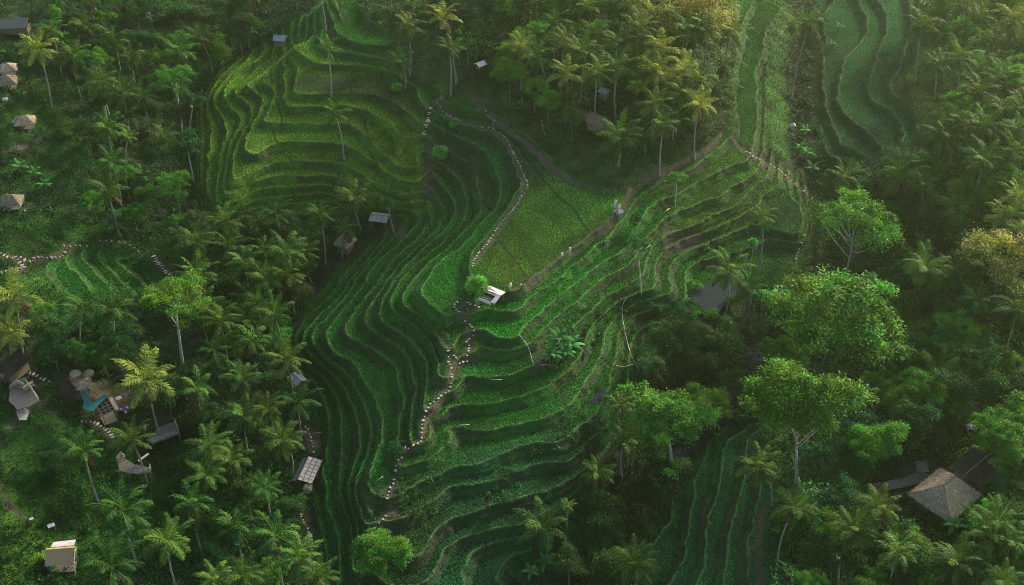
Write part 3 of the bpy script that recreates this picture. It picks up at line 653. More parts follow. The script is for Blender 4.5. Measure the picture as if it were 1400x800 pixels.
def tree(cx, cy, base, rpx, kind, label, h=None, group=None, mat=None, name='broadleaf_tree', cat='tree', n=9, twin=False, zs=1.0, fork=.5):
    me, ends = prnd.choice(TREES[kind])
    if base is not None:
        b = ground(*base); top = lift(cx, cy, b.y); hh = top.z - b.z
        if hh < 1.2: top.z = b.z + 1.2
    else:
        b = stand(cx, cy, h or 6.0); top = lift(cx, cy, b.y)
    rz = prnd.uniform(0, 6.28); d = top - b; rad = rpx / ppm(top); o = thing(name, b, label, cat, 0, group)
    limbs(ends, prnd.randint(0, 9999), d.z, max(.04, min(.27, .003 * d.z + .04 * rad)), o, mat or BARK_DARK, rz, rad * .95, n, fork, (d.x, d.y), twin)
    c = link('crown', me, o, d); c.scale = (rad, rad, rad * zs); c.rotation_euler = (0, 0, rz)
    return o

# ------------------------------------------------------------------ coconut palms, each where its foot stands in the valley
PL = [
 # crown x, y, foot, crown width, label, lit
 (53,67,(71,147),48,'coconut palm with sunlit yellow fronds just right of the stacked twin thatched huts',1),
 (178,80,None,40,'dark coconut palm crown behind the taller-trunked palm in the upper left forest',0),
 (192,133,(206,195),48,'coconut palm with long pale trunk leaning right in the upper left forest',0),
 (273,53,(290,100),40,'thin-trunked coconut palm at the dark upper left gully, below the top edge',0),
 (152,222,None,42,'dim coconut palm in the undergrowth above the big left slope palm',0),
 (148,262,(165,325),56,'broad coconut palm with its foot at the left slope stepping stone path',0),
 (175,188,(172,248),26,'slender palm with a small crown and straight trunk in the left forest',0),
 (195,242,(202,270),34,'short dark palm right of the broad palm above the left slope path',0),
 (605,25,(624,115),52,'tall coconut palm with yellow sunlit top and long leaning trunk above the ridge path',1),
 (557,38,None,42,'dark coconut palm left of the tall yellow-topped palm at the upper edge',0),
 (614,66,None,38,'coconut palm with hanging fronds under the tall yellow-topped palm',0),
 (547,84,(554,121),38,'coconut palm standing on the grassy bank over the amphitheatre terraces',0),
 (447,68,None,38,'low bushy palm on the grassy crest above the amphitheatre terraces',0),
 (458,156,(470,218),46,'lone dark-crowned palm with pale trunk in the middle of the amphitheatre terraces',0),
 (436,-14,(446,43),36,'palm at the upper edge showing only its long pale trunk above the crest terraces',0),
 (735,78,(752,133),48,'coconut palm with two-tone leaning trunk at the left end of the hilltop grove',0),
 (795,73,None,44,'coconut palm between the leftmost hilltop palm and the brown-roofed hut',0),
 (845,92,None,48,'full coconut palm right behind the grey tin roof on the hill',0),
 (893,20,None,52,'sunlit coconut palm high on the hill left of the golden tree',1),
 (877,58,(872,95),46,'coconut palm below the sunlit one on the hill, trunk half hidden',0),
 (897,98,None,46,'coconut palm with pale sunlit fronds left of the small golden tree',1),
 (895,145,(891,197),48,'coconut palm with straight pale trunk on the hill above the dirt track',0),
 (782,138,(787,172),40,'small coconut palm left of the brown-roofed hut on the hill',0),
 (847,188,(845,228),62,'squat broad coconut palm in front of the hill grove, over the dirt track',0),
 (990,88,None,48,'coconut palm on the right shoulder of the hill beside the far terrace strip',0),
 (986,121,(967,166),46,'coconut palm with pale fronds and trunk leaning left at the hill shoulder',0),
 (926,165,(920,192),42,'short coconut palm with slanted trunk below the small golden tree',0),
 (992,8,None,48,'sunlit coconut palm at the upper edge right of the golden tree',1),
 (907,172,None,40,'low coconut palm right of the straight-trunked one over the dirt track',0),
 (760,30,None,40,'dim coconut palm at the back of the hilltop grove under the upper edge',0),
 (1107,32,(1082,130),42,'tall palm with long white trunk leaning left over the far gully',0),
 (1083,34,(1072,92),30,'smaller palm left of the tall white-trunked one over the far gully',0),
 (1122,27,(1118,44),24,'stubby little palm right of the tall white-trunked one over the far gully',0),
 (1260,34,(1251,112),50,'coconut palm on the pale grass right of the far fields',0),
 (1318,8,(1309,68),46,'coconut palm at the upper edge with a long white trunk, right of the far fields',0),
 (1280,88,(1277,136),44,'lower coconut palm on the pale grass, left of the longest right-hand trunk',0),
 (1313,80,(1299,167),52,'coconut palm with the longest white trunk on the right-hand pale grass',0),
 (1343,23,(1338,58),38,'hazy narrow palm at the upper right between two white trunks',0),
 (1363,22,(1361,47),36,'hazy short-trunked palm at the upper right beside the corner palm',0),
 (1387,27,None,52,'hazy coconut palm in the upper right corner',1),
 (1338,128,None,50,'hazy coconut palm below the upper right corner, trunk hidden by leaves',0),
 (1288,187,None,60,'wide coconut palm at the lower end of the right-hand pale grass',0),
 (1345,222,None,62,'broad hazy coconut palm among leafy trees at the right margin',0),
 (1233,242,None,60,'wide-fronded coconut palm just below the far right fields',0),
 (1154,243,None,46,'low dim coconut palm at the foot of the far right fields, by the gully',0),
 (1393,178,None,46,'coconut palm cut by the right margin below the corner palm',0),
 (1303,288,(1303,325),54,'coconut palm in the right forest slope with only a short trunk showing',0),
 (1262,252,(1253,320),40,'palm with a thin long trunk left of the short-trunked palm in the right forest',0),
 (1393,424,(1367,505),62,'pale-fronded coconut palm at the right margin with trunk bent to the left',0),
 (1277,516,(1255,560),58,'coconut palm right of the two bright dome trees',0),
 (1093,376,(1090,427),52,'dim coconut palm between the lower right field and the tall airy tree',0),
 (1087,694,(1063,772),60,'coconut palm with left-leaning trunk near the lower edge, left of the thatched house',0),
 (1167,727,(1146,795),64,'bright coconut palm with curved trunk reaching the lower edge below the thatched house',0),
 (1202,696,None,62,'spreading coconut palm in front of the bamboo walkway end',0),
 (1036,640,(1056,690),60,'olive coconut palm with trunk leaning right beside the near right terraces',0),
 (1370,795,None,50,'coconut palm crown cut off in the lower right corner',0),
 (1182,545,None,40,'small pale palm in the forest right of the taller bright dome tree',0),
 (20,407,(32,490),78,'large palm with sunlit yellow fronds at the left margin below the slab path',1),
 (13,455,(23,505),54,'bright yellow palm at the left margin above the black-roofed house',1),
 (113,424,(113,500),62,'coconut palm with upright trunk above the twin straw parasols',0),
 (155,424,(169,504),62,'coconut palm right of the upright one below the left bank terraces',0),
 (197,520,(218,598),78,'large sunlit yellow palm right of the teal deck',1),
 (203,476,(211,503),24,'thin young palm behind the large sunlit yellow palm',0),
 (307,307,(316,372),50,'coconut palm below the left end of the amphitheatre terraces',0),
 (293,480,None,46,'dim coconut palm right of the pale umbrella-shaped tree',0),
 (333,360,None,46,'dim coconut palm in the valley grove under the amphitheatre',0),
 (343,408,(352,455),48,'coconut palm with pale trunk in the valley grove, left of the leaning pair',0),
 (344,468,None,48,'coconut palm deep in the valley grove, right of the pale umbrella tree',0),
 (330,518,None,48,'dark coconut palm in the lower valley grove below the dim grove crowns',0),
 (482,270,(493,314),48,'palm left of the open tiled hut at the foot of the amphitheatre',0),
 (530,270,(539,320),46,'palm right of the open tiled hut at the foot of the amphitheatre',0),
 (438,296,None,46,'palm at the foot of the amphitheatre left of the two hut palms',0),
 (378,292,None,42,'half hidden palm under the middle of the amphitheatre terraces',0),
 (415,345,(427,389),48,'palm with pale leaning trunk left of the tall thatched hut',0),
 (392,378,(402,430),48,'palm with pale trunk below and left of the one beside the tall thatched hut',0),
 (472,316,(468,352),36,'palm whose fronds hang over the tall thatched hut',0),
 (354,416,None,44,'coconut palm tucked behind the pale-trunked valley grove palm',0),
 (393,495,None,54,'palm with arching fronds above the little white-roofed shed',0),
 (182,604,(202,662),58,'palm whose trunk crosses the lower curved deck',0),
 (115,617,None,52,'small trunkless-looking palm on the slope under the stone steps',0),
 (168,700,None,78,'wide dark palm on the slope below the lower curved deck',0),
 (153,776,None,82,'wide palm at the lower edge right of the bamboo-roofed hut',0),
 (230,742,None,64,'dim palm right of the two wide palms near the lower left edge',0),
 (333,570,(339,620),52,'palm with slender trunk in the lower left valley, topmost of the descending row',0),
 (317,631,(322,690),54,'palm with long straight trunk in the lower left valley, middle of the descending row',0),
 (320,722,(330,766),56,'palm with dark trunk in the lower left valley, lowest of the descending row with trunks',0),
 (334,788,None,52,'palm crown cut by the lower edge under the descending row of palms',0),
 (407,551,(412,597),54,'palm beside the top of the stepping stones above the long grey-tiled hut',0),
 (387,601,(400,651),54,'palm with curved trunk left of the long grey-tiled hut',0),
 (375,734,None,62,'palm left of the stepping stones below the long grey-tiled hut',0),
 (408,764,None,62,'palm at the lower end of the stepping stones below the long grey-tiled hut',0),
 (436,792,None,52,'palm on the lower edge where the west terraces end',0),
 (743,722,(747,762),74,'radiating palm in the dark hollow at the lower centre',0),
 (815,647,(816,695),48,'palm with bright white trunk below the layered tree, left of the ravine',0),
 (852,604,(850,653),52,'palm in shade at the left foot of the layered tree',0),
 (847,556,None,38,'palm fronds poking out left of the layered tree',0),
 (775,692,(774,747),20,'thin pole-like areca palm right of the radiating palm',0),
 (870,772,None,62,'dim brownish palm in the ravine at the lower edge',0),
 (993,371,(991,434),54,'palm rising beside the pond on the lower terraces',0),
 (1042,298,(1035,382),40,'tall palm with long white trunk over the small right-hand field',0),
 (1023,394,(1022,424),42,'small palm on the bank right of the pond',0),
 (870,40,None,44,'coconut palm at the back of the hill grove above the half-hidden trunk',0),
 (360,345,None,38,'faint palm in the shadow left of the palms by the tall thatched hut',0),
 (288,610,None,54,'shaded palm left of the descending row in the lower left valley',0),
 (262,690,None,54,'shaded palm on the dark slope right of the wide dark palm',0),
 (362,668,None,48,'shaded palm left of the curved-trunk palm and grey-tiled hut',0),
 (367,560,None,48,'shaded palm between the slender-trunk palm and the stepping stones',0),
]
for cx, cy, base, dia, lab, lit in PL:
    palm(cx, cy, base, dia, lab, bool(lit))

# ------------------------------------------------------------------ trees one can pick out
TR = [
 # crown x, y, foot, crown radius px, kind, label, height if no foot, extra
 (238,408,(252,512),46,'umbrella','pale-barked umbrella-shaped tree with forked trunk below the left bank terraces',None,dict(mat=BARK_PALE,n=8,fork=.6)),
 (1167,315,(1155,392),60,'airy','airy tree with forking pale limbs right of the small right-hand field',None,dict(mat=BARK_PALE,n=16,fork=.4)),
 (1140,445,(1120,520),84,'dome','wide bright dome tree, upper large one above the ravine bend',None,dict(zs=.85)),
 (1089,560,(1089,668),70,'dome','tall bright dome tree with white trunk, lower large one above the ravine bend',None,dict(mat=BARK_PALE,n=14,fork=.4)),
 (905,570,(919,634),58,'layer','layered bright tree with white trunk standing in the ravine',None,dict(mat=BARK_PALE,n=10,fork=.7)),
 (965,552,None,36,'umbrella','flat green tree joining the right side of the layered tree in the ravine',5,{}),
 (1372,365,None,56,'gold_lit','large hazy golden-green tree at the right margin',9,{}),
 (945,35,None,52,'gold_lit','large golden sunlit tree on top of the hill',9,{}),
 (927,115,None,23,'gold_lit','small golden sunlit tree on the hill flank',7,{}),
 (690,12,None,22,'airy','pale green young tree at the upper edge right of the yellow-topped palm',6,{}),
 (523,762,None,38,'dome','round leafy tree over the end of the spur path near the lower edge',3.5,{}),
 (652,389,(652,402),15,'ball','little round bright tree touching the white shelter on the spur',None,{}),
 (602,208,None,11,'ball','round green shrub beside the brown gully of the amphitheatre',.8,{}),
 (621,168,None,7,'ball','tiny round shrub beside the ridge stepping stones',.6,{}),
 (543,120,None,8,'ball','small round shrub at the foot of the grassy bank palm',.6,{}),
 (542,616,None,14,'airy','yellow-green bush on the spur path bend',.7,{}),
 (205,18,(211,46),36,'airy','broad dark tree with white trunk near the upper edge of the left forest',None,dict(mat=BARK_PALE)),
 (130,86,(147,165),22,'airy','bright-topped tree on two bare white trunks in the upper left forest',None,dict(mat=BARK_PALE,twin=True,n=6)),
 (240,115,(250,185),30,'airy','tall blue-green tree with bare white trunk left of the amphitheatre crest',None,dict(mat=BARK_PALE,fork=.75,n=7)),
 (264,142,(258,178),18,'airy','smaller blue-green tree right under the tall bare-trunked one',None,dict(mat=BARK_PALE,fork=.7,n=5)),
 (255,200,(265,248),22,'tall','narrow tree with a long slanted white trunk beside the amphitheatre edge',None,dict(mat=BARK_PALE,fork=.7,n=6)),
 (240,258,None,28,'airy','leafy blue-green tree at the lower left corner of the amphitheatre',7,{}),
 (827,16,(827,41),22,'airy','open-branched tree on the back of the hill near the upper edge',None,dict(mat=BARK_PALE)),
 (1230,226,None,28,'airy','bright leafy tree touching the lower corner of the far right fields',6,{}),
 (1280,232,None,22,'tall','upright leafy tree right of the wide-fronded palm under the far fields',6,{}),
 (1388,118,None,28,'dome','hazy rounded tree at the right margin below the corner palm',7,{}),
 (1383,256,None,30,'dome','hazy rounded tree at the right margin beside the broad palm',7,{}),
 (1310,452,None,30,'airy','bright loose tree above the pale right-margin palm trunk',7,{}),
 (1330,500,None,34,'tall','tall loose tree left of the bent trunk at the right margin',7,{}),
 (1218,508,None,26,'airy','thin tree with bare grey twigs below the upper dome tree',6,dict(n=14,mat=BARK_PALE)),
 (1232,560,None,32,'dome','mid green tree left of the palm beside the two dome trees',6,{}),
 (1190,585,None,26,'tall','leafy tree between the lower dome tree and the thatched house clearing',6,{}),
 (1162,650,None,28,'dark','dark bushy tree left of the bamboo walkway end',5,{}),
 (1375,610,None,36,'airy','loose tree right of the dark roof of the thatched house',6,{}),
 (872,338,(877,401),16,'airy','sapling with thin white stem on the middle of the east terraces',None,dict(mat=BARK_PALE,n=4,fork=.7)),
 (868,303,None,10,'airy','sprig of a sapling on the bright bed below the big flat field',2,{}),
 (925,246,(923,284),13,'airy','pale small tree on the bund below the dirt track',None,dict(mat=BARK_PALE,n=5)),
 (1030,331,(1025,379),7,'ball','tiny-crowned pole tree left of the tall white palm trunk',None,dict(mat=BARK_PALE,n=2)),
 (933,430,None,24,'airy','blue-green bushy tree on the bank left of the pond',2.5,{}),
 (898,425,None,12,'airy','low pale shrub at the foot of the thin white-stemmed sapling',.8,{}),
 (692,683,None,9,'airy','small blue-leaved shrub on the dark lower terraces',.8,{}),
 (949,392,None,11,'airy','low shrub leaning over the upper left rim of the pond',.7,{}),
 (1001,414,None,13,'airy','leafy shrub hiding the right rim of the pond',1.0,{}),
 (972,434,None,13,'airy','leafy shrub at the lower tip of the pond',1.0,{}),
 (85,640,None,26,'dark','dense shrub on the slope under the small trunkless palm',2,{}),
 (690,148,None,14,'airy','leafy shrub at the top of the little stair off the ridge path',1.5,{}),
 (1395,330,None,30,'gold_lit','pale hazy tree cut by the right margin above the golden-green one',8,{}),
]
for cx, cy, base, r, kind, lab, h, ex in TR:
    small = r < 15 and base is None
    tree(cx, cy, base, r, kind, lab, h, 'small shrubs' if small else 'broadleaf trees', name='shrub' if small else 'broadleaf_tree', cat='shrub' if small else 'tree', **ex)

# ------------------------------------------------------------------ houses and clearings that plants keep away from (photo x, y, radius)
KEEP = [(1290,662,38),(1328,640,24),(1235,655,30),(1270,640,14),(88,752,30),(70,720,10),(130,550,38),(115,525,22),(222,585,30),(182,635,30),(20,510,35),(35,545,28),(22,38,24),(12,105,18),(35,168,18),(18,275,16),(384,57,14),
 (475,330,20),(520,298,16),(425,640,22),(421,663,12),(408,522,12),(820,172,9),(826,132,6),(657,90,8),(672,403,25),(1083,175,6),(972,405,27),(990,578,22),(1326,588,9),(171,560,10),(199,583,10),(150,590,30),(246,470,30),(40,360,45),(100,345,35),(215,365,20),(1185,430,0),(60,580,40),(30,620,30)]
def clear(px, py, m=0):
    return all((px - a) ** 2 + (py - b) ** 2 > (r + m) ** 2 for a, b, r in KEEP)

ZONES = {
 'upper left forest': ([(0,-20),(420,-20),(380,30),(290,80),(255,130),(235,300),(120,300),(105,120),(60,60),(0,30)], 60, ['dark','dark','tall','airy']),
 'left valley grove': ([(235,290),(335,300),(440,310),(455,345),(385,430),(375,520),(408,600),(408,680),(400,800),(290,800),(270,600),(60,500),(40,430),(230,430)], 56, ['dark','dark','airy']),
 'hilltop grove': ([(480,-20),(995,-20),(990,140),(900,205),(820,190),(760,150),(640,70),(560,10)], 56, ['dark','airy','dome','tall']),
 'right forest': ([(1265,-20),(1410,-20),(1410,810),(1070,810),(1072,610),(1040,500),(1110,410),(1125,290),(1240,225),(1320,190)], 120, ['dark','dome','airy','tall','airy']),
 'ravine': ([(880,455),(1000,440),(1050,450),(1010,530),(940,540),(900,690),(840,790),(760,800),(850,660),(830,560)], 16, ['dark']),
}
TAKEN = [(a[0], a[1]) for a in PL] + [(a[0], a[1]) for a in TR if a[3] > 15]
OPEN = [(1290,676,74),(1215,668,40),(1255,620,30),(672,403,50),(910,575,70),(920,640,45),(965,560,40),(1140,450,80),(1090,570,72),(1089,650,35),(1167,320,58),(1160,385,30),(238,415,48),(250,490,26),(1372,370,55),(1150,795,30),(1090,740,40),(1390,450,45),(745,720,45)]
irnd = random.Random(21)
for zname, (poly, cnt, kinds) in ZONES.items():
    xs = [p[0] for p in poly]; ys = [p[1] for p in poly]; n = tries = 0
    while n < cnt and tries < 4000:
        tries += 1; x = irnd.uniform(min(xs), max(xs)); y = irnd.uniform(min(ys), max(ys))
        if not bool(inpoly(np.array(x), np.array(y), poly)) or not clear(x, y, 20) or any((x - a) ** 2 + (y - b) ** 2 < q * q for a, b, q in OPEN): continue
        if min((x - a) ** 2 + (y - b) ** 2 for a, b in TAKEN) < (17 + .012 * y) ** 2: continue
        TAKEN.append((x, y)); n += 1; k = irnd.choice(kinds)
        rp = irnd.uniform(14, 33) * (.75 + .4 * y / 800) * (1.15 if zname == 'right forest' else 1)
        w = {'dark': 'dark rounded', 'tall': 'upright leafy', 'airy': 'loose open-crowned', 'dome': 'full green'}[k]
        tree(x, y, None, rp, k, f'{w} tree packed among others in the {zname}', irnd.uniform(3.5, 7.5), f'{w} trees of the {zname}', n=5)

for zname, poly, n_, lit_, sz in [('hilltop grove', [(690,20),(1000,-15),(1005,110),(960,150),(880,150),(800,150),(720,90)], 18, .7, (38,50)), ('right-hand forest', [(1290,120),(1400,60),(1400,460),(1330,420),(1220,330),(1260,260)], 12, .15, (46,58)), ('upper left forest', [(20,-10),(380,-15),(330,30),(270,80),(235,260),(130,230),(80,60)], 12, .05, (36,46)), ('left valley grove', [(260,300),(420,330),(380,430),(360,520),(400,690),(390,790),(290,800),(270,560),(200,470)], 12, 0, (44,56)), ('lower right forest', [(1220,590),(1390,560),(1400,790),(1230,790),(1220,700)], 5, 0, (52,64))]:
    k = tries = 0
    while k < n_ and tries < 3000:
        tries += 1; x = irnd.uniform(min(p[0] for p in poly), max(p[0] for p in poly)); y = irnd.uniform(min(p[1] for p in poly), max(p[1] for p in poly))
        if not bool(inpoly(np.array(x), np.array(y), poly)) or not clear(x, y, 22) or min((x - a[0]) ** 2 + (y - a[1]) ** 2 for a in PL) < 24 ** 2 or any((x - a) ** 2 + (y - b) ** 2 < (q * .8) ** 2 for a, b, q in OPEN): continue
        PL.append((x, y)); k += 1; lit = irnd.random() < lit_
        palm(x, y, None, irnd.uniform(*sz), ('golden-lit' if lit else 'green') + f' coconut palm crown crowded among others in the {zname}', lit, irnd.uniform(9, 13), ('golden-lit' if lit else 'green') + f' palms crowding the {zname}')

# ------------------------------------------------------------------ banana plants
def banana(px, py, s, label, n=10):
    r = np.random.default_rng(int(px * 7 + py)); b = ground(px, py + s * 5); o = thing('banana_plant', b, label, 'banana plant', 0, 'banana plants')
    MB().tube([(0, 0, -.3), (.05, 0, 1.0 * s), (.1, .05, 1.7 * s)], [.16 * s, .13 * s, .08 * s], 7).build('stem', BARK_DARK, o, True)
    Vs, Fs, Cs = [], [], []; n0 = 0
    for i in range(n):
        a = i * 2.4 + r.uniform(-.3, .3); e = R(72 - 75 * i / n); P = [np.array([.1, .05, 1.5 * s])]; L = r.uniform(1.5, 2.3) * s; m = 8; h = C([math.cos(a), math.sin(a), 0]); T = []
        for k in range(m):
            ee = e - R(85) * (k / m) ** 1.4; t = h * math.cos(ee) + C([0, 0, math.sin(ee)]); T.append(t); P.append(P[-1] + t * L / m)
        P = np.array(P); S = C([-math.sin(a), math.cos(a), 0]); w = .28 * s * np.sin(np.pi * (np.linspace(.05, 1, m + 1)) ** .8) + .02
        V = np.stack([P - S * w[:, None] - C([0, 0, .35]) * w[:, None], P, P + S * w[:, None] - C([0, 0, .35]) * w[:, None]], 1).reshape(-1, 3)
        F = np.array([q for k in range(m) for q in ((3 * k, 3 * k + 1, 3 * k + 4, 3 * k + 3), (3 * k + 1, 3 * k + 2, 3 * k + 5, 3 * k + 4))])
        c = C([.05, .2, .045]) * r.uniform(.7, 1.5); Vs.append(V); Fs.append(F + n0); Cs.append(np.repeat([c], len(V), 0)); n0 += len(V)
    link('leaves', mesh_np('leaves', np.concatenate(Vs), np.concatenate(Fs), FROND, np.concatenate(Cs)), o)
for px, py, s, lab in [
 (762,470,1.7,'tallest banana plant of the clump at the right end of the east terraces'),(780,478,1.5,'banana plant on the right of the clump ending the east terraces'),(770,488,1.35,'banana plant at the front of the clump ending the east terraces'),(752,490,1.25,'banana plant with splayed leaves on the left of the clump ending the east terraces'),
 (1099,181,1.0,'banana plant in the far gully just right of the pink shrine'),(1102,213,1.15,'pale banana plant in the far gully above the stepping stones'),(1109,234,1.2,'pale banana plant lowest in the far gully above the stepping stones'),(1092,205,.9,'dark banana plant at the left lip of the far gully'),
 (1146,38,.9,'banana plant at the head of the far gully right of the palms'),(1137,62,.9,'banana plant under the one at the head of the far gully'),
 (28,232,1.2,'banana plant left in the clump below the left grass slope'),(48,240,1.1,'banana plant in the middle of the clump below the left grass slope'),(62,256,1.1,'banana plant at the right of the clump below the left grass slope'),
 (1000,480,1.0,'banana plant in the dark ravine below the pond'),(970,495,1.0,'banana plant in the dark ravine left of the one below the pond'),(945,508,.9,'banana plant in the dark ravine near the layered tree'),
 (1300,722,1.2,'banana plant below the corner of the thatched house'),(1330,726,1.1,'banana plant right of the one below the thatched house'),(745,772,1.1,'banana plant at the lower edge under the radiating palm'),(725,785,1.0,'banana plant left of the one under the radiating palm')]:
    banana(px, py, s, lab)

# ------------------------------------------------------------------ undergrowth, a mass nobody could count
def undergrowth(name, label, polys, sp, cols, seed, smin=.55, smax=1.5, tmax=.45):
    r = np.random.default_rng(seed)
    xs = np.arange(-215, 215, sp); ys = np.arange(88, 350, sp); x, y = np.meshgrid(xs, ys); x = x.ravel() + r.uniform(-.5, .5, x.size) * sp; y = y.ravel() + r.uniform(-.5, .5, y.size) * sp
    z = terrain(x, y); px, py = project(x, y, z)
    k = np.zeros(len(x), bool)
    for p in polys: k |= inpoly(px, py, p)
    k &= (bil(TG, x, y) < tmax) & ((bil(LAWN, x, y) < .4) | (r.uniform(0, 1, x.shape) < np.where((px < 260) & (py > 500), 1.0, np.where(px < 300, .7, .28)))) & (bil(DIRTP, x, y) < .4) & (bil(DIRT, x, y) < .4)
    for a, b, q in KEEP: k &= (px - a) ** 2 + (py - b) ** 2 > (q * .75 + 3) ** 2
    x, y, z = x[k], y[k], z[k]; n = len(x); P, D, Nn, L, W, Cc = [], [], [], [], [], []
    clump = .5 + .5 * noise(x, y, 9, 61); cols = np.array(cols); pick = np.clip((clump * len(cols) + r.normal(0, .6, n)).astype(int), 0, len(cols) - 1)
    for i in range(n):
        s = r.uniform(smin, smax) * (.8 + .5 * clump[i]); big = r.random() < .22; m = int(r.uniform(12, 20) if big else r.uniform(30, 52))
        d = r.normal(0, 1, (m, 3)); d[:, 2] = abs(d[:, 2]); d = unit(d); c = cols[pick[i]] * r.uniform(.65, 1.3)
        if big: p = np.array([x[i], y[i], z[i] + .2]) + d * .15; D.append(unit(d * C([1, 1, .6]))); L.append(r.uniform(.9, 1.5, m) * s); W.append(np.full(m, .2 * s)); Nn.append(unit(r.normal(0, .2, (m, 3)) + C([0, 0, 1])))
        else: p = np.array([x[i], y[i], z[i]]) + d * s * r.uniform(.6, 1, (m, 1)) * C([1, 1, .85]); D.append(unit(d * C([1, 1, .2]) + r.normal(0, .5, (m, 3)))); l = r.uniform(.28, .5) * r.uniform(.7, 1.3, m); L.append(l); W.append(l * .6); Nn.append(unit(d + C([0, 0, .7])))
        P.append(p); Cc.append(np.repeat([c], m, 0) * r.uniform(.75, 1.3, (m, 1)))
    V, F, c = kites(np.concatenate(P), np.concatenate(D), np.concatenate(Nn), np.concatenate(L), np.concatenate(W), np.concatenate(Cc), 1.15)
    print(name, n, len(F)); tag(link(name, mesh_np(name, V, F, LEAF, c)), label, 'undergrowth', kind='stuff')
DK = [(.009, .036, .009), (.013, .05, .011), (.018, .07, .013), (.026, .1, .02)]  # leaf greens darkened to stand for deep shade in the thicket
MD = [(.013, .045, .01), (.022, .075, .014), (.034, .105, .018), (.05, .13, .022)]
undergrowth('undergrowth', 'dark dense undergrowth covering the left bank and valley floor', [[(-330,-90),(470,-90),(440,60),(300,95),(255,300),(330,300),(560,300),(455,345),(410,430),(385,480),(425,600),(430,1000),(-330,1000)]], 1.45, DK, 71)
undergrowth('undergrowth', 'tangled green undergrowth on the palm-covered hill at the top', [[(455,-90),(1010,-90),(1003,180),(860,262),(740,225),(560,120),(530,90)]], 1.5, MD, 72)
undergrowth('undergrowth', 'dense green undergrowth covering the right-hand slope', [[(1240,-90),(1730,-90),(1730,1000),(1050,1000),(1045,560),(1090,400),(1110,250),(1230,210)]], 1.4, [(.02, .062, .012), (.032, .1, .018), (.046, .135, .022), (.066, .165, .028)], 73)
undergrowth('undergrowth', 'very dark undergrowth filling the ravine', [[(740,1000),(770,700),(860,540),(930,440),(1000,430),(1090,400),(1120,260),(1080,190),(1095,60),(1130,-20),(1120,120),(1140,260),(1060,570),(950,600),(930,700),(840,1000)]], 1.3, [(.012, .036, .012), (.018, .055, .016), (.026, .08, .026)], 74, .5, 1.2)
undergrowth('undergrowth', 'dark bushes choking the far gully between the terrace strips', [[(1076,0),(1112,-20),(1126,60),(1113,130),(1098,205),(1082,205),(1074,120)]], 1.3, DK, 76, .6, 1.4, .92)
undergrowth('undergrowth', 'scattered weeds along the stepped edges of the central spur', [[(735,470),(760,430),(800,430),(830,405),(880,415),(940,420),(930,470),(870,540),(800,640),(740,640),(690,690),(660,670),(700,620),(790,560),(800,500),(760,520)],[(540,640),(600,660),(590,720),(540,720)],[(905,305),(965,310),(970,345),(905,350)]], 1.9, MD, 75, .35, .8, 2)

# ------------------------------------------------------------------ built things
def mpp(px, py):
    g = ground(px, py); return g, 1.0 / ppm(g)

def straw(mb_pts, n, seed, ln=.7):
    """loose straw blades lying down a roof face: list of (apex a, apex b, eave a, eave b)"""
    r = np.random.default_rng(seed); P, D, Nn = [], [], []
    for A, B, E, Fv in mb_pts:
        A, B, E, Fv = (np.array(q, float) for q in (A, B, E, Fv)); u = r.uniform(0, 1, (n, 1)); v = r.uniform(0, .93, (n, 1)) ** .75
        top = A * (1 - u) + B * u; bot = E * (1 - u) + Fv * u; p = top * (1 - v) + bot * v
        d = unit(bot - top); nn = unit(np.cross(Fv - E + 1e-6, d)); nn *= np.sign(nn[:, 2:3] + 1e-9)
        P.append(p + nn * .04); D.append(unit(d + r.normal(0, .12, d.shape) + nn * .05)); Nn.append(nn)
    P, D, Nn = map(np.concatenate, (P, D, Nn)); k = len(P)
    return kites(P, D, Nn, r.uniform(.5, 1.2, k) * ln, r.uniform(.04, .1, k), np.repeat([[.44, .35, .235]], k, 0) * r.uniform(.5, 1.5, (k, 1)), .9)

STRAWM = mat_leaf('straw', .1, rough=.9)

def hip_roof(w, d, eave, apex, ridge, over=.4, th=.22):
    w2, d2, r2 = w / 2 + over, d / 2 + over, ridge / 2; A, B = (-r2, 0, apex), (r2, 0, apex)
    c = [(-w2, -d2, eave), (w2, -d2, eave), (w2, d2, eave), (-w2, d2, eave)]
    faces = [(A, B, c[0], c[1]), (B, A, c[2], c[3]), (B, B, c[1], c[2]), (A, A, c[3], c[0])]
    m = MB(); V = [A, B] + c + [(x, y, z - th) for x, y, z in [A, B] + c]
    m.add(V, [(2, 3, 1, 0), (4, 5, 0, 1), (3, 4, 1), (5, 2, 0), (8, 6, 7, 9), (10, 7, 6, 11), (9, 7, 10), (11, 6, 8), (2, 8, 9, 3), (3, 9, 10, 4), (4, 10, 11, 5), (5, 11, 8, 2)])
    return m, faces

